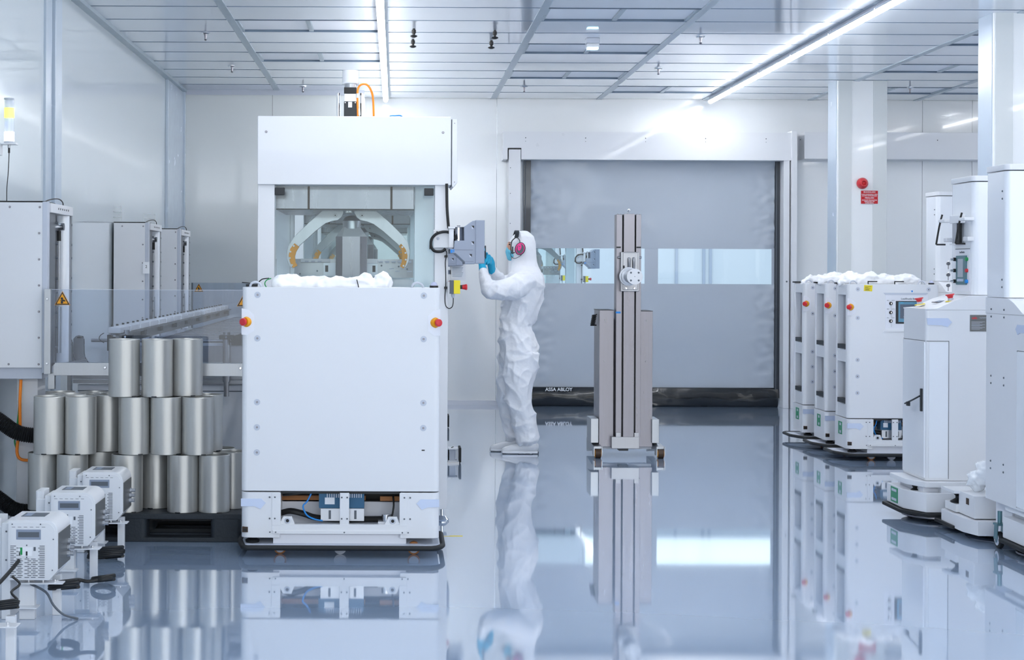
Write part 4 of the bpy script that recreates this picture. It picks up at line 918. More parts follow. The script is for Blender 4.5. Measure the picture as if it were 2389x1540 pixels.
def warn(px, py, Y, h, par):
    x, z = X(px, Y), Z(py, Y, px); w = h*1.12/2
    tri = lambda k, dz=0: [(x-w*k, z-h*.33*k+dz), (x+w*k, z-h*.33*k+dz), (x, z+h*.67*k+dz)]
    b = MB().m('amber').poly(tri(1.0), 'y', Y-.002, Y).m('dark').poly(tri(.93), 'y', Y-.003, Y).m('amber').poly(tri(.72), 'y', Y-.004, Y).m('dark')
    b.cyl((x-.002, Y-.005, z+.012*h/.09), (x-.002, Y, z+.012*h/.09), .0085*h/.09, seg=14).cyl((x-.002, Y-.005, z-.012*h/.09), (x-.002, Y, z-.012*h/.09), .0085*h/.09, seg=14)
    b.poly([(x-.018*h/.09, z-.002), (x+.006, z+.006*h/.09), (x+.021*h/.09, z), (x+.018*h/.09, z-.007*h/.09), (x, z-.004)], 'y', Y-.005, Y)
    b.build('warning_sign', parent=par, smooth=0, label='orange triangular warning sign with a hand caught between rollers')
warn(146, 701, Yf, .078, r); warn(571, 704, Yf, .078, r)
b = MB().m('steel').box(-1.925, -1.89, Yf+.04, Yc+.1, .895, .925).box(-.90, -.87, Yf+.04, Yc+.1, .895, .925)
b.build('support_arm', parent=r, smooth=0)
# legs, lower frames, base cabinet
MB().m('steel_light').box(FX(112), FX(127), Yf+.01, Yf+.05, .80, FZ(872), .002).build('hanger', parent=r)
for px0, px1, yy in ((138, 147, Yc+.25),):
    MB().m('steel_light').box(CX(px0), CX(px1), yy, yy+.05, 0, CZc(877), .002).build('leg', parent=r)
MB().m('steel_light').box(xe-.05, xe, Yc+.02, Yc+.07, 0, CZc(877), .002).build('leg', parent=r)
b = MB().m('steel_light').box(CX(162), xe, Yc+.12, Yc+.16, CZc(898), CZc(890)).box(CX(155), xe, Yc+.2, Yc+.24, CZc(890), CZc(880)).m('steel_dark').box(CX(220), xe, Yc+.3, Yc+.32, CZc(890), CZc(877))
b.build('lower_frame', parent=r, smooth=0)
b = MB().m('white').box(CX(172), xe-.02, Yc+.14, Yc+.9, .19, CZc(901), .004).m('dgrey').box(CX(172), xe-.02, Yc+.138, Yc+.15, CZc(917), CZc(915)).m('white').box(CX(172), xe-.02, Yc+.14, Yc+.9, .05, .165).m('dark').box(CX(180), xe-.04, Yc+.16, Yc+.85, 0, .19)
b.build('base_cabinet', parent=r, smooth=0, label='white base cabinet')
# bed
b = MB().m('steel'); n = 22
for k in range(n):
    ya = Yc+.35+k*.28; b.m('steel_dark').box(-1.63, -.93, ya, ya+.22, .985+.0*k, 1.0, .001)
b.m('steel').box(-1.66, -.9, Yc+.12, Yc+.15, CZc(847), CZc(803)).m('lgrey').box(-1.66, -.9, Yc+.1, Yc+.13, CZc(808), CZc(802)).m('steel_dark').box(-1.67, -1.63, Yc+.15, 15.8, .9, .985).box(-.95, -.91, Yc+.15, 15.8, .9, .985)
b.build('bed', parent=r, smooth=0)
for sx, x in ((1, -1.70), (-1, -.90)):
    b = MB().m('plate').box(x+.02*sx-.01, x+.02*sx+.01, Yc-.05, 15.9, 1.02, 1.085).box(x-.02, x+.05, Yc-.05, 15.9, 1.075, 1.085).m('dark')
    for k in range(9): b.box(x+.02, x+.055, Yc+.05+k*.72, Yc+.15+k*.72, 1.045, 1.078)
    rl = b.build('side_rail', parent=r, smooth=0)
    for k in range(16):
        ya = Yc-.05+k*.39; q = MB().m('white').box(x-.035, x+.04, ya, ya+.33, 1.087, 1.125, .006).m('white_gloss').box(x-.03, x+.035, ya+.33, ya+.40, 1.087, 1.118)
        q.m('black').cyl((x-.03, ya+.1, 1.12), (x-.03, ya+.1, 1.135), .008, seg=8).cyl((x-.03, ya+.28, 1.12), (x-.03, ya+.28, 1.135), .008, seg=8)
        q.build('guide_block', parent=rl)
# round posts with black clamps, cross tube
for px, top in ((286, 771), (524, 775)):
    x = CX(px, Yc-.05); yy = Yc+.08
    b = MB().m('steel').cyl((x, yy, CZc(847 if px < 400 else 892)), (x, yy, CZc(top)), .0225, seg=24)
    if px > 400: b.cyl((x, yy, .7), (x, yy, CZc(892)), .016, seg=16)
    pp = b.build('post', parent=r)
    zc = CZc(787)
    c = MB().m('dark').box(x-.042, x+.042, yy-.032, yy+.03, zc-.012, zc+.013, .002)
    if px < 400: c.box(x-.11, x-.04, yy-.02, yy+.03, zc-.03, zc+.0).box(x-.11, x-.085, yy-.03, yy+.03, zc-.085, zc+.012, .002).m('chrome').screw(x, yy-.032, zc, .0085).m('steel').box(x-.105, x-.07, yy, yy+.03, zc-.17, zc-.085)
    else: c.frus([(x+.03, yy-.02, zc-.05), (x+.15, yy-.02, zc-.05), (x+.15, yy+.03, zc-.05), (x+.03, yy+.03, zc-.05)], [(x+.03, yy-.02, zc+.005), (x+.15, yy-.02, zc+.04), (x+.15, yy+.03, zc+.04), (x+.03, yy+.03, zc+.005)]).m('chrome').screw(x, yy-.032, zc, .0085).screw(x+.04, yy-.022, zc-.005, .005)
    c.build('clamp', parent=pp, label='black clamp', smooth=0)
MB().m('steel').cyl((CX(203), Yc+.15, CZc(797)), (xe, Yc+.15, CZc(797)), .011, seg=14).build('cross_tube', parent=r)
MB().m('black').tube([(CX(240), Yc+.05, CZc(778)), (CX(231), Yc+.05, CZc(784)), (CX(229), Yc+.05, CZc(793)), (CX(240), Yc+.05, CZc(801))], .0025, 6).build('sensor_lead', parent=r)
# bent guide tongues
for dx, wd, top in ((0, 28, 790), (27, 24, 783)):
    o = []
    a, c = 140+dx, 140+dx+wd
    for q in ((a, 848), (a-1, top+9), (a+5, top+2), (a+wd*.5, top), (c-4, top+2), (c, top+10), (c+1, 825), (c+5, 840), (c+12, 848)): o.append((CX(q[0], Yc+.05), CZc(q[1], Yc+.05, 150)))
    b = MB().m('steel').poly(o, 'y', Yc+.07+dx*.002, Yc+.08+dx*.002).m('chrome').tube([(p[0], Yc+.07+dx*.002, p[1]) for p in o[4:]], .004, 6, 2).m('dark').box(CX(a+wd*.5-4, Yc), CX(a+wd*.5+4, Yc), Yc+.066+dx*.002, Yc+.07, CZc(top+7, Yc, 150), CZc(top+4, Yc, 150))
    b.build('guide_tongue', parent=r)
# rear safety screen
Yr = 15.7
b = MB().m('polycarb').box(X(449, Yr), -.86, Yr, Yr+.006, .9, Z(660, Yr, 520)).m('dgrey').box(X(447, Yr), X(450, Yr), Yr-.01, Yr+.02, .9, Z(660, Yr, 520)).m('steel_light').box(X(449, Yr), -.86, Yr, Yr+.04, .86, .9)
b.build('safety_screen', parent=r, smooth=0, label='clear safety screen')
warn(464, 674.5, Yr-.003, .082, r)
# ------------------------------------------------------------------ steel cans on a black pallet
r = thing('pallet', (-1.41, 8.98, 0), 'black plastic pallet carrying the stacked metal cans', 'pallet')
b = MB().m('pallet').box(-2.0, -.83, 8.58, 9.26, .122, .152, .006)
b.build('deck', parent=r)
bl = [(-2.0, -1.86), (-1.49, -1.343), (-1.0, -.83)]
for x0, x1 in bl:
    for ya, yb in ((8.58, 8.72), (8.86, 9.0), (9.12, 9.26)): MB().m('pallet').rbox(x0, x1, ya, yb, .02, .124, .03).build('block', parent=r)
for ya in (8.58, 8.88, 9.16): MB().m('pallet').box(-2.0, -.83, ya, ya+.1, 0, .024, .005).build('runner', parent=r)
b = MB().m('black')
for ya in (8.72, 8.85, 9.0): b.box(-2.0, -.82, ya, ya+.03, .095, .122)
b.build('ribs', parent=r, smooth=0)
def can_mesh(o):
    t = MB().m('can'); R_ = .0850; H_ = .313
    t.lathe((o[0], o[1], o[2]), (o[0], o[1], o[2]+H_), [(0, R_-.003), (.008, R_), (.992, R_), (1, R_-.002), (1, R_-.006), (.96, R_-.008), (.06, R_-.008), (.055, .001)], 48)
    t.m('dark').box(o[0]+.02, o[0]+.045, o[1]-R_-.0006, o[1]-R_+.02, o[2], o[2]+.006)
    return t
rows = [(X(104, 8.745), 8.745, .152)]
z1, z2, z3 = .152, .466, .780
for px in (171, 299, 429, 502): rows.append((X(px, 8.68), 8.68, z1))
for x in (-1.642, -1.332, -1.075, -.902): rows.append((x, 8.832, z1))
for x in (-1.93, -1.745, -1.50, -1.20, -.99): rows.append((x, 8.99, z1))
for px in (117, 190, 315, 389, 463): rows.append((X(px, 8.68), 8.68, z2))
for x, y in ((-1.808, 8.835), (X(254, 8.832), 8.832), (-1.342, 8.832), (-1.05, 8.855), (-1.9, 9.0), (-1.71, 9.0), (-1.5, 9.0), (-1.24, 9.01)): rows.append((x, y, z2))
for px, yy in ((291, 8.68), (368, 8.68), (438, 8.755)): rows.append((X(px, yy), yy, z3))
pos = {z1: 'bottom', z2: 'middle', z3: 'top'}
first = None; cnt = {}
nth = ['leftmost', 'second from left', 'third from left', 'fourth from left', 'fifth from left', 'sixth from left', 'seventh from left']
dep = lambda y: 'front row' if y < 8.75 else ('second row' if y < 8.94 else 'rear row')
keyed = {}
for o in rows: keyed.setdefault((o[2], dep(o[1])), []).append(o)
for (z, dp), lst in keyed.items():
    lst.sort(key=lambda q: q[0])
    for k, o in enumerate(lst):
        nm = ('rightmost' if k == len(lst)-1 else nth[k])
        lb = 'brushed metal can, %s in the %s of the %s layer' % (nm, dp, pos[z])
        if z == z3: lb = 'brushed metal can on top of the stack, ' + ('leftmost', 'middle one', 'rightmost')[k] + ' of the three'
        if first is None:
            first = can_mesh((0, 0, 0)).build('metal_can', label=lb, cat='can', group='brushed metal cans stacked on the pallet', smooth=30); first.location = o; c = first
        else:
            c = first.copy(); COL.objects.link(c); c.location = o; c['label'] = lb
        c.rotation_euler = (0, 0, random.uniform(-.7, .7))
# ------------------------------------------------------------------ chillers on their stands
def chiller(label):
    x0, x1, y0, y1, z0, z1 = -1.612, -1.405, 6.61, 6.863, .175, .425
    r = thing('chiller_unit', (-1.5, 6.75, 0), label, 'chiller', 'small white chiller units in a row at left')
    pr = [(x0, z0), (x0, z1)]
    R_ = .05
    for k in range(9): a = PI/2-PI/2*k/8; pr.append((x1-R_+R_*math.cos(a), z1-R_+R_*math.sin(a)))
    pr += [(x1, z0+.04), (x1-.035, z0)]
    b = MB().m('white').poly(pr, 'y', y0, y1, .002)
    pin = [(x0+.01, z0+.008), (x0+.01, z1-.01)]
    for k in range(9): a = PI/2-PI/2*k/8; pin.append((x1-R_+(R_-.012)*math.cos(a), z1-R_+(R_-.012)*math.sin(a)))
    pin += [(x1-.012, z0+.045), (x1-.038, z0+.008)]
    b.m('white').poly(pin, 'y', y0-.003, y0+.002)
    b.m('dgrey')
    U = lambda px: x0+(px-22)*.0017865; V = lambda py: z1-(py-1218)*.0017865
    for q in ((32, 1227), (98, 1227), (128, 1262), (126, 1334), (30, 1350)): b.screw(U(q[0]), y0-.003, V(q[1]), .003)
    for k in range(6): b.box(U(31+k*14), U(39+k*14), y0-.0035, y0, V(1234), V(1233))
    b.build('housing', parent=r, smooth=30)
    b = MB().m('print').box(U(41), U(99), y0-.0042, y0, V(1263), V(1239), .002).m('dgrey').box(U(46), U(95), y0-.0048, y0-.003, V(1257), V(1245)); b.build('handle_recess', parent=r, smooth=0)
    b = MB().m('dgrey')
    for k in range(18):
        py = 1277+k*4.3
        xs = [(28, 41), (45, 57), (68, 77), (80, 92), (96, 108)] if k % 2 == 0 else [(28, 36), (42, 54), (61, 72), (76, 87), (93, 108)]
        for (u, v) in xs:
            if k < 7 and 43 < u < 92: continue
            b.box(U(u), U(v), y0-.0042, y0-.002, V(py+1.5), V(py))
    b.build('vent_slots', parent=r, smooth=0)
    b = MB().m('paper').box(U(46), U(78), y0-.0042, y0, V(1301), V(1280)).m('green').box(U(51), U(56), y0-.005, y0, V(1298), V(1281)).m('dark').box(U(48), U(50.5), y0-.005, y0, V(1300), V(1292)).box(U(64), U(68), y0-.005, y0, V(1300), V(1290)).m('dgrey').cyl((U(66), y0-.004, V(1276)), (U(66), y0-.002, V(1276)), .003).box(U(82), U(87), y0-.0042, y0, V(1289), V(1280)).cyl((U(66), y0-.004, V(1304)), (U(66), y0-.002, V(1304)), .003)
    b.build('switch_plate', parent=r, smooth=0)
    MB().m('dgrey').box(x0+.03, x0+.13, y0+.1, y0+.2, z1-.001, z1+.0015).m('print').box(x0+.04, x0+.07, y0+.11, y0+.19, z1, z1+.0022).build('display', parent=r, smooth=0)
    MB().m('plate').box(x1-.002, x1+.003, y0+.01, y1-.01, z0+.045, z1-.055).build('connection_panel', parent=r, smooth=0, label='dark grey connection panel')
    for dz in (.13, .105, .08): MB().m('castalu').lathe((x1, y0+.15+dz*.4, z0+dz), (x1+.03, y0+.15+dz*.4, z0+dz), [(0, .013), (.4, .013), (.45, .009), (1, .01)], 12).build('hose_fitting', parent=r)
    # stand
    b = MB().m('white').box(x0-.04, x0-.002, y0+.05, y1-.02, .0, z1-.02, .004).rbox(x0-.10, x0-.06, y0+.12, y0+.25, 0, z1-.01, .012).box(x0-.09, x0-.03, y0+.1, y0+.13, .0, .38)
    b.box(x0+.035, x0+.10, y0+.05, y0+.09, 0, z0-.004, .003).box(x0+.155, x0+.19, y0+.14, y0+.17, 0, z0-.004, .002)
    b.m('dgrey').screw(x0-.02, y0+.05, .37, .004).screw(x0-.02, y0+.05, .25, .004)
    b.build('stand', parent=r)
    MB().m('white').box(x0+.03, x0+.12, y0+.0, y0+.07, .055, .06, .001).build('lower_shelf', parent=r)
    b = MB().m('white').box(x0+.04, x0+.228, y0+.0, y0+.07, .158, .163, .001).m('chrome')
    for xx in (.08, .14, .19): b.cyl((x0+xx, y0+.03, .163), (x0+xx, y0+.03, .174), .005)
    b.build('shelf', parent=r)
    return r
H1 = chiller('small white chiller nearest the camera at bottom left')
H2 = copy_tree(H1, loc=(-1.5, 6.75+.82, 0), label='small white chiller in the middle of the three, its front partly covered by the nearest')
H3 = copy_tree(H1, loc=(-1.5, 6.75+1.58, 0), label='small white chiller farthest of the three, in front of the stacked cans')
H0 = copy_tree(H1, loc=(-1.5, 6.75-.81, 0), label='empty white shelf stand at the lower left corner of the photo', skip=('housing', 'handle_recess', 'vent_slots', 'switch_plate', 'display', 'connection_panel', 'hose_fitting')); H0['category'] = 'stand'; H0.name = 'shelf_stand'; del H0['group']
def cable(name, pts, rad, label, m='black', grp=None, cat='cable', seg=8):
    b = MB().m(m).tube(pts, rad, seg); o = pts[0]
    return b.build(name, label=label, cat=cat, group=grp, origin=(o[0], o[1], 0))
cable('power_cord', [(-1.63, 6.25, .18), (-1.60, 6.38, .20), (-1.575, 6.5, .235), (-1.56, 6.58, .262)], .008, 'black power cord running into the front of the nearest chiller')
def coil(cx, cy, cz, ra, rb, n, h, tilt=0):
    P = []
    for k in range(n*10+1):
        a = 2*PI*k/10; P.append((cx+ra*math.cos(a)*(1+.06*math.sin(k*1.7)), cy+rb*math.sin(a), cz+h*k/(n*10)+.012*math.cos(a+1)+tilt*math.cos(a)))
    return P
cable('cable_coil', coil(-1.36, 7.40, .02, .05, .06, 3, .02), .008, 'coiled black cable at the foot of the middle chiller', cat='cable')
cable('cable_coil', coil(-1.46, 8.02, .018, .085, .05, 5, .045), .009, 'thick coiled black cable on the floor beside the farthest chiller, by the pallet')
cable('cable_coil', coil(-1.40, 6.72, .12, .06, .05, 3, .03)+[(-1.30, 6.72, .15), (-1.26, 6.73, .155)], .008, 'coiled black cable on the shelf below the nearest chiller')
cable('cable_coil', coil(-1.47, 5.98, .19, .05, .05, 4, .03)+[(-1.45, 6.0, .25), (-1.43, 6.05, .27), (-1.46, 6.05, .30)], .005, 'loosely coiled thin black cable at the lower left corner')
cable('hanging_lead', [(-1.53, 6.66, .15), (-1.46, 6.64, .12), (-1.42, 6.6, .075), (-1.38, 6.62, .03), (-1.33, 6.66, .006)], .005, 'thin grey lead hanging from the nearest chiller shelf to the floor', m='dgrey')
# corrugated hoses and the orange cable under the nearest cabinet
def hose(pts, rad, label):
    b = MB().m('rubber'); P = [Vector(p) for p in pts]; Q = []
    for i in range(len(P)-1):
        a = P[max(i-1, 0)]; c0 = P[i]; c1 = P[i+1]; d = P[min(i+2, len(P)-1)]
        for k in range(24): t = k/24; Q.append(.5*((2*c0)+(c1-a)*t+(2*a-5*c0+4*c1-d)*t*t+(3*c0-a-3*c1+d)*t**3))
    Q.append(P[-1]); n = len(Q)-1
    b.tube(Q, lambda u: rad*(1 if int(round(u*n)) % 2 else .88), 20, 1)
    return b.build('corrugated_hose', label=label, cat='hose', group='black corrugated hoses at left', origin=pts[0], smooth=20)
Yh = 8.86
hose([(X(-30, Yh), Yh, Z(960, Yh, 0)), (X(5, Yh), Yh, Z(985, Yh, 0)), (X(45, Yh), Yh, Z(1010, Yh, 0)), (X(95, Yh), Yh+.02, Z(1018, Yh, 0))], .045, 'upper black corrugated hose reaching behind the stacked cans at left')
hose([(X(-30, Yh), Yh, Z(1140, Yh, 0)), (X(5, Yh), Yh, Z(1168, Yh, 0)), (X(40, Yh), Yh, Z(1190, Yh, 0)), (X(85, Yh), Yh+.02, Z(1195, Yh, 0))], .045, 'lower black corrugated hose reaching behind the stacked cans at left')
Yh = 8.95
cable('orange_cable', [(X(*q[:1], Yh), Yh, Z(q[1], Yh, 40)) for q in ((50, 886), (48, 930), (48, 965), (48, 1000), (42, 1040), (43, 1062), (52, 1072), (70, 1074))], .009, 'orange cable hanging under the nearest lift cabinet', m='orange')
cable('green_cable', [(X(q[0], Yh+.03), Yh+.03, Z(q[1], Yh+.03, 40)) for q in ((49, 886), (46, 950), (40, 1010), (36, 1030), (40, 1045))], .005, 'thin dark green cable beside the orange one under the lift cabinet', m='green')
# ------------------------------------------------------------------ stainless lifter
YLf = 12.56; LX = lambda zx, Y=YLf: X(1340+zx/2.5246, Y); LZ = lambda zy, Y=YLf: Z(470+zy/2.5246, Y, 1466)
r = thing('lifting_column', (LX(318), 12.8, 0), 'stainless steel lifting column on wheels with a round spindle, standing before the grey door', 'lifter')
def lb(b, a, c, y0, y1, za, zb, bev=.002): return b.box(LX(a), LX(c), y0, y1, LZ(zb), LZ(za), bev)
b = MB().m('steel_dark'); y0 = YLf
lb(b, 247, 281, y0, y0+.12, 77, 1390); lb(b, 363, 393, y0, y0+.12, 77, 1390); lb(b, 290, 354, y0-.004, y0+.1, 73, 1390)
b.m('black').box(LX(280), LX(364), y0+.02, y0+.08, LZ(1385), LZ(80))
b.m('steel')
for q in ((262, 1362), (370, 1362)): lb(b, q[0]-14, q[0]+14, y0-.012, y0, q[1], q[1]+28)
for q in ((256, 80), (275, 80), (367, 80), (388, 80)): b.cyl((LX(q[0]), y0+.02, LZ(77)), (LX(q[0]), y0+.02, LZ(73)), .006, seg=10)
b.m('dark'); lb(b, 247, 273, y0-.002, y0, 266, 275, 0); lb(b, 365, 391, y0-.002, y0, 266, 275, 0); b.m('blue'); lb(b, 245, 273, y0-.002, y0, 649, 660, 0)
b.build('column', parent=r)
MB().m('chrome').tube([(LX(317), y0+.04, LZ(74)), (LX(316), y0+.04, LZ(62)), (LX(322), y0+.04, LZ(58)), (LX(328), y0+.04, LZ(52)), (LX(322), y0+.04, LZ(45)), (LX(316), y0+.04, LZ(50))], .006).build('lifting_eye', parent=r)
b = MB().m('steel'); lb(b, 268, 378, y0-.05, y0-.006, 298, 530, .005); lb(b, 280, 368, y0-.056, y0-.05, 303, 520, .004)
for q in (315, 342): b.tube([(LX(q), y0-.058, LZ(400)), (LX(q), y0-.068, LZ(350)), (LX(q)+.0, y0-.058, LZ(335))], .012, 10)
for q in ((262, 330), (384, 330)): b.cyl((LX(q[0])-.012, y0-.02, LZ(q[1])), (LX(q[0])+.012, y0-.02, LZ(q[1])), .009)
for q in ((300, 511), (348, 511)): b.m('chrome').screw(LX(q[0]), y0-.056, LZ(q[1]), .011)
b.m('dark').box(LX(280), LX(290), y0-.06, y0-.05, LZ(395), LZ(378)); b.build('carriage', parent=r)
cx_, cz_ = LX(318, 12.5), LZ(442, 12.5); sy = 12.50
b = MB().m('castalu').lathe((cx_, sy, cz_), (cx_, sy-.34, cz_), [(0, .073), (.07, .073), (.075, .062), (.2, .06), (.21, .066), (.26, .066), (.27, .05), (.8, .05), (.81, .061), (1, .061)], 40)
b.m('dgrey').cyl((cx_, sy-.34, cz_), (cx_, sy-.341, cz_), .003)
for a in (.8, 2.35, 3.93, 5.5): b.m('dgrey').cyl((cx_+.042*math.cos(a), sy-.34, cz_+.042*math.sin(a)), (cx_+.042*math.cos(a), sy-.3412, cz_+.042*math.sin(a)), .0075, seg=14)
b.build('spindle', parent=r, smooth=30, label='bright round spindle with a bolted flange')
b = MB().m('steel_dark'); lb(b, 155, 240, y0+.06, y0+.40, 643, 1450); lb(b, 388, 470, y0+.06, y0+.40, 648, 1450); lb(b, 240, 388, y0+.14, y0+.38, 700, 1450, 0)
b.m('dark'); lb(b, 153, 240, y0+.06, y0+.41, 641, 644, 0); lb(b, 388, 471, y0+.06, y0+.41, 645, 648, 0)
b.m('steel')
for q in ((189, 700), (434, 702), (185, 943), (431, 945)): b.screw(LX(q[0]), y0+.06, LZ(q[1]), .006)
b.build('cabinet', parent=r)
b = MB().m('steel'); lb(b, 222, 385, y0-.02, y0+.1, 1386, 1455, .003); b.m('dark'); lb(b, 268, 322, y0, y0+.1, 1455, 1469, 0); b.m('white'); lb(b, 163, 470, y0+.1, y0+.14, 1450, 1467, .002)
b.build('base_block', parent=r)
for a, c, wa, wb, zt_ in ((103, 148, 120, 162, 1282), (464, 506, 488, 531, 1285)):
    b = MB().m('steel_light'); b.box(LX(a), LX(c), y0+.02, y0+.28, LZ(1425), LZ(zt_), .003)
    dx = LX((wa+wb)/2)-LX((a+c)/2)
    hw = (LX(c)-LX(a))/2; xm0 = LX((a+c)/2); xm1 = LX((wa+wb)/2)
    b.frus([(xm0-hw, y0+.30, .02), (xm0+hw, y0+.30, .02), (xm0+hw, y0+.30, LZ(1413)), (xm0-hw, y0+.30, LZ(1413))], [(xm1-hw, y0-.02, .075), (xm1+hw, y0-.02, .075), (xm1+hw, y0-.02, .092), (xm1-hw, y0-.02, .092)])
    lg = b.build('leg', parent=r)
    MB().m('brown').cyl((xm1-.022, y0-.02, .036), (xm1+.022, y0-.02, .036), .036, seg=24).m('pad').cyl((xm1-.025, y0-.02, .036), (xm1+.025, y0-.02, .036), .03, seg=20).m('steel_light').box(xm1-.034, xm1-.028, y0-.04, y0+.06, .02, .092).box(xm1+.028, xm1+.034, y0-.04, y0+.06, .02, .092).build('wheel', parent=lg, label='dark wheel')
P = [(LX(150), y0+.2, LZ(670))]
for k in range(46): a = k*.9; P.append((LX(136-k*.25)+.016*math.cos(a), y0+.18+.016*math.sin(a), LZ(672+k*1.4)))
P.append((LX(150), y0+.2, LZ(735)))
MB().m('black').tube(P, .005, 6, 2).build('coiled_cord', parent=r)
# ------------------------------------------------------------------ the person
YP = 12.9; HX = lambda zx, Y=YP: X(1080+zx/2.567, Y); HZ = lambda zy, Y=YP: Z(480+zy/2.567, Y, 1216)
U_ = YP/F/2.567
def pt(zx, zy, Y, rr=None):
    q = (HX(zx), Y, HZ(zy)); return q if rr is None else (*q, rr)
def body_shape(mb):
    limb(mb, [pt(365, 215, YP, .088), pt(345, 240, YP, .086), pt(318, 262, YP, .062), pt(306, 300, YP, .045)])
    limb(mb, [pt(292, 236, YP, .042), pt(290, 275, YP, .036)])
    limb(mb, [pt(275, 238, YP, .010), pt(266, 258, YP, .012), pt(272, 262, YP, .014)])
    limb(mb, [pt(276, 284, YP, .012), pt(280, 292, YP, .012)])
    for s in (-1, 1): limb(mb, [pt(352, 250, YP+s*.088, .012), pt(350, 270, YP+s*.085, .01)]); limb(mb, [pt(280, 228, YP+s*.03, .012), pt(290, 228, YP+s*.03, .012)])
    limb(mb, [pt(350, 300, YP, .055), pt(362, 380, YP, .058), pt(358, 440, YP, .10)])
    loft(mb, [(HX(360), YP, HZ(420), .09, .15), (HX(360), YP, HZ(480), .11, .17), (HX(348), YP, HZ(620), .10, .145), (HX(325), YP, HZ(740), .095, .13), (HX(335), YP, HZ(860), .11, .15), (HX(335), YP, HZ(920), .10, .13)])
    limb(mb, [pt(350, 445, 12.74, .06), pt(170, 515, 12.70, .05), pt(122, 395, 12.80, .024), pt(116, 350, 12.83, .018)])
    limb(mb, [pt(350, 445, 13.06, .06), pt(225, 480, 13.10, .045), pt(178, 385, 13.0, .024), pt(170, 350, 12.96, .018)])
    limb(mb, [pt(348, 870, 12.82, .08), pt(330, 1130, 12.82, .055), pt(385, 1400, 12.82, .035), pt(385, 1440, 12.82, .035)])
    limb(mb, [pt(310, 870, 12.98, .08), pt(272, 1130, 12.98, .055), pt(292, 1400, 12.98, .035), pt(300, 1440, 12.98, .035)])
t = blob(body_shape, .012, 4)
b = MB().m('skin').merge(t)
body = b.build('person', label='person in white coverall, mask and pink ear defenders, holding a phone up before the terminal', cat='person', origin=(HX(350), YP, 0), smooth=80)
MB().m('black').sphere(pt(276, 232, YP-.036), .007, 10).box(HX(270), HX(288), YP-.05, YP-.04, HZ(222), HZ(219)).build('eye', parent=body)
MB().m('black').sphere(pt(276, 232, YP+.036), .007, 10).box(HX(270), HX(288), YP+.04, YP+.05, HZ(222), HZ(219)).build('eye', parent=body)
def suit(mb):
    R = lambda zy, a, c, ry, Y=YP: (HX((a+c)/2), Y, HZ(zy), (c-a)/2*U_, ry)
    loft(mb, [R(152, 345, 385, .03), R(162, 318, 402, .06), R(185, 293, 425, .088), R(215, 274, 434, .102), R(250, 277, 438, .106), R(290, 288, 440, .104), R(330, 290, 442, .102), R(365, 282, 452, .125), R(395, 282, 468, .165), R(440, 268, 487, .20), R(490, 250, 488, .205), R(560, 240, 478, .19), R(620, 232, 460, .178), R(680, 226, 435, .168), R(722, 222, 412, .162), R(765, 218, 428, .172), R(820, 218, 446, .185), R(880, 220, 450, .19), R(940, 222, 446, .185), R(975, 235, 430, .16)], 32)
    loft(mb, [R(880, 245, 452, .10, 12.81), R(950, 238, 448, .105, 12.81), R(1030, 238, 430, .10, 12.81), R(1095, 248, 410, .095, 12.81), R(1150, 255, 414, .09, 12.81), R(1220, 272, 426, .085, 12.81), R(1300, 298, 436, .08, 12.81), R(1370, 315, 444, .078, 12.81), R(1400, 325, 445, .075, 12.81), R(1424, 335, 425, .055, 12.81)], 28)
    loft(mb, [R(880, 220, 400, .10, 12.99), R(950, 220, 390, .105, 12.99), R(1030, 215, 370, .10, 12.99), R(1110, 210, 350, .095, 12.99), R(1170, 218, 345, .09, 12.99), R(1240, 238, 345, .085, 12.99), R(1310, 250, 345, .08, 12.99), R(1370, 258, 342, .078, 12.99), R(1400, 262, 338, .07, 12.99), R(1420, 272, 325, .05, 12.99)], 28)
    limb(mb, [pt(368, 450, 12.76, .098), pt(290, 492, 12.70, .092), pt(215, 505, 12.68, .082), pt(165, 505, 12.69, .068)])
    limb(mb, [pt(158, 505, 12.69, .068), pt(138, 470, 12.73, .055), pt(124, 420, 12.79, .045), pt(119, 392, 12.81, .036)])
    limb(mb, [pt(368, 450, 13.05, .092), pt(300, 475, 13.09, .085), pt(235, 470, 13.09, .068)])
    limb(mb, [pt(235, 468, 13.09, .062), pt(205, 425, 13.04, .052), pt(183, 388, 13.0, .036)])
oP = Vector((HX(350), YP, 0))
def fold(c, n):
    q = c-oP; z = q.z
    if z > 1.46: a = .004
    elif z > 1.0: a = .014
    else: a = .016
    w1 = Vector((q.x*4.5+z*5.2, q.y*4, z*2.6-q.x*4.0+3))
    f = 1-2.2*abs(noise.noise(w1)); g = 1-2.2*abs(noise.noise(Vector((q.x*9-z*6, q.y*7, z*5+q.x*7+1.7))))
    h = noise.noise(Vector((q.x*26, q.y*26, z*22)))*.25
    f = max(f, -.5)**2*(1 if f > 0 else -1); g = max(g, -.5)**2*(1 if g > 0 else -1)
    d = a*(1.0*f+.7*g+h)-a*.45
    if abs(z-1.02) < .05: d += .006*math.sin(math.atan2(q.y, q.x)*16+z*40)*(1-abs(z-1.02)/.05)
    for zc in (.075,):
        if abs(z-zc) < .05: d += .004*math.sin(math.atan2(q.y, q.x)*22)*(1-abs(z-zc)/.05)
    return d
t = blob(suit, .0075, 5, fold)
MB().m('cloth').merge(t).build('coverall', parent=body, smooth=80, label='white hooded protective coverall')
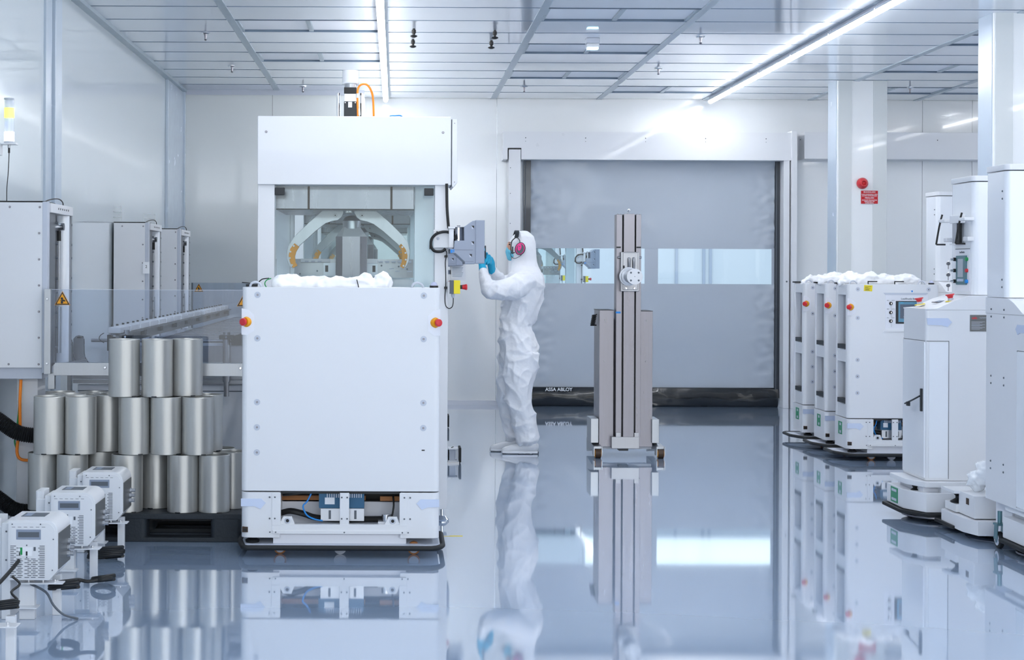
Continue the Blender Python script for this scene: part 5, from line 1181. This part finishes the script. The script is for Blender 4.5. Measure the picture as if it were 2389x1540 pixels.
# mask
t = blob(lambda mb: (limb(mb, [pt(276, 258, YP, .024), pt(272, 276, YP, .026), pt(282, 312, YP, .026)]), [limb(mb, [pt(276, 268, YP, .025), pt(292, 285, YP+s*.045, .014)]) for s in (-1, 1)], [limb(mb, [pt(284, 300, YP, .022), pt(297, 300, YP+s*.045, .014)]) for s in (-1, 1)]), .005, 3)
MB().m('mask').merge(t).build('face_mask', parent=body, smooth=80, label='light blue face mask')
# ear defenders
E = lambda zx, zy, Y=YP: (X(1120+zx/8.556, Y), Y, Z(520+zy/8.556, Y, 1216))
for s in (-1, 1):
    yc = YP+s*.105; e = Vector(E(775, 520, YP)); e.y = yc
    def disc(b, ya, yb, cx, cz, rx, rz, n=28, tilt=.25):
        return b.poly([(cx+rx*math.cos(a)*math.cos(tilt)-rz*math.sin(a)*math.sin(tilt)*-1, cz+rz*math.sin(a)*math.cos(tilt)-rx*math.cos(a)*math.sin(tilt)) for a in [2*PI*k/n for k in range(n)]], 'y', ya, yb, .003)
    b = MB().m('dark'); disc(b, yc-s*.0, yc+s*.028, e.x, e.z, .042, .052)
    b.m('pink'); disc(b, yc+s*.024, yc+s*.045, e.x-.002, e.z, .036, .047)
    b.m('dgrey'); disc(b, yc+s*.040, yc+s*.050, e.x-.002, e.z-.002, .029, .040)
    b.m('pink'); disc(b, yc+s*.044, yc+s*.056, e.x-.008, e.z+.010, .015, .027)
    b.m('navy').cyl((e.x-.008, yc+s*.055, e.z+.018), (e.x-.008, yc+s*.0575, e.z+.018), .004, seg=8).cyl((e.x-.006, yc+s*.055, e.z+.002), (e.x-.006, yc+s*.0575, e.z+.002), .0025, seg=8)
    b.build('ear_defender', parent=body, label='pink and black ear defender', smooth=30)
    yo = YP+s*.135
    b = MB().m('black').tube([E(700, 300, YP+s*.09), E(640, 355, YP+s*.12), E(620, 430, yo), E(625, 600, yo), E(690, 590, yo)], .0042, 6)
    b.tube([E(690, 300, YP+s*.09), E(740, 300, YP+s*.12), E(785, 345, yo), E(790, 400, yo)], .003, 6).box(E(612, 0)[0], E(634, 0)[0], yo-.004, yo+.004, E(0, 600)[2], E(0, 480)[2])
    b.build('wire_frame', parent=body)
Pb = []
for k in range(13):
    a = PI*k/12; Pb.append((E(700, 0)[0]+.012*math.sin(a), YP-.098*math.cos(a), E(0, 300)[2]+.038*math.sin(a)+.008*math.sin(a)**2))
b = MB().m('dark')
t = bmesh.new(); RR = []
for k, p in enumerate(Pb):
    d = Vector((0, -math.cos(PI*k/12), math.sin(PI*k/12))); q = Vector(p)+d*.007; hw = .016
    RR.append([t.verts.new(q+Vector((dx, 0, 0))+d*dd) for dx, dd in ((-hw, 0), (hw, 0), (hw, .009), (-hw, .009))])
for A, B in zip(RR, RR[1:]):
    for k in range(4): t.faces.new((A[k], A[(k+1) % 4], B[(k+1) % 4], B[k]))
t.faces.new(RR[0]); t.faces.new(RR[-1][::-1]); bmesh.ops.recalc_face_normals(t, faces=t.faces[:]); b.merge(t)
b.build('headband', parent=body, label='dark padded headband')
MB().m('black').tube([E(610, 600, YP-.06), E(615, 660, YP-.09), E(680, 712, YP-.125), E(760, 685, YP-.14), E(825, 640, YP-.13)], .0022, 6).build('boom_lead', parent=body)
# gloves
def glove(pts_palm, fingers, thumb, nm):
    def sh(mb):
        limb(mb, pts_palm)
        for f in fingers: limb(mb, f)
        limb(mb, thumb)
    t = blob(sh, .0035, 3)
    MB().m('cyan').merge(t).build(nm, parent=body, smooth=80, label='turquoise rubber glove')
gy = 12.84
glove([pt(117, 388, 12.815, .034), pt(113, 365, gy-.01, .030), pt(112, 345, gy, .031), pt(113, 322, gy, .027)],
      [[pt(108+k*.5, 318, gy-.035+k*.022, .0105), pt(107, 296-(k == 1 or k == 2)*6, gy-.04+k*.022, .0100), pt(117, 278-(k in (1, 2))*8, gy-.036+k*.020, .0095), pt(123, 268-(k in (1, 2))*8, gy-.034+k*.019, .0085)] for k in range(4)],
      [pt(120, 350, gy-.02, .013), pt(134, 332, gy-.03, .0115), pt(141, 316, gy-.028, .010)], 'glove')
gy = 12.95
glove([pt(180, 392, 12.995, .034), pt(174, 368, gy+.02, .031), pt(170, 345, gy, .034), pt(164, 322, gy-.005, .028)],
      [[pt(166, 318+k*9, gy-.03-k*.004, .0115), pt(158, 300+k*12, gy-.05-k*.006, .0110), pt(145, 300+k*15, gy-.07-k*.004, .0105), pt(139, 305+k*15, gy-.075, .0095)] for k in range(4)],
      [pt(168, 345, gy+.03, .014), pt(156, 320, gy+.02, .0125), pt(146, 296, gy-.01, .0115), pt(143, 285, gy-.03, .010)], 'glove')
# shoes
def shoe(dx, Y, n):
    def sh(mb):
        limb(mb, [pt(420+dx, 1436, Y, .048), pt(370+dx, 1440, Y, .044), pt(310+dx, 1448, Y, .038), pt(262+dx, 1458, Y, .032), pt(250+dx, 1461, Y, .028)])
        limb(mb, [pt(415+dx, 1400, Y, .040), pt(400+dx, 1438, Y, .044)]); limb(mb, [pt(395+dx, 1405, Y, .038), pt(340+dx, 1442, Y, .038)])
    t = blob(sh, .006, 4)
    for v in t.verts: v.co.z = max(v.co.z, .016)
    o = MB().m('white').merge(t).build('shoe', parent=body, smooth=80, label='white work shoe')
    b = MB().m('paper').poly([(HX(236+dx), Y-.03), (HX(230+dx), Y), (HX(236+dx), Y+.03), (HX(275+dx), Y+.046), (HX(400+dx), Y+.040), (HX(445+dx), Y+.034), (HX(452+dx), Y), (HX(445+dx), Y-.034), (HX(400+dx), Y-.040), (HX(275+dx), Y-.046)], 'z', .006, .022, .003)
    b.m('dgrey').box(HX(415+dx), HX(452+dx), Y-.032, Y+.032, .0, .02, .003).box(HX(238+dx), HX(330+dx), Y-.038, Y+.038, .0, .008, .002).build('sole', parent=o)
shoe(0, 12.82, 0); shoe(-62, 12.98, 1)
x, z = HX(131), HZ(298)
ph = MB().m('dark').box(x-.0048, x+.0048, 12.868-.036, 12.868+.036, z-.078, z+.078, .003).m('screen_dark').box(x+.0046, x+.0052, 12.868-.032, 12.868+.032, z-.07, z+.07).m('plate').box(x-.0065, x-.004, 12.868-.03, 12.868-.0, z+.045, z+.07)
ph.build('phone', label='dark phone held up in both gloved hands', cat='phone', origin=(x, 12.868, z-.078), smooth=0)
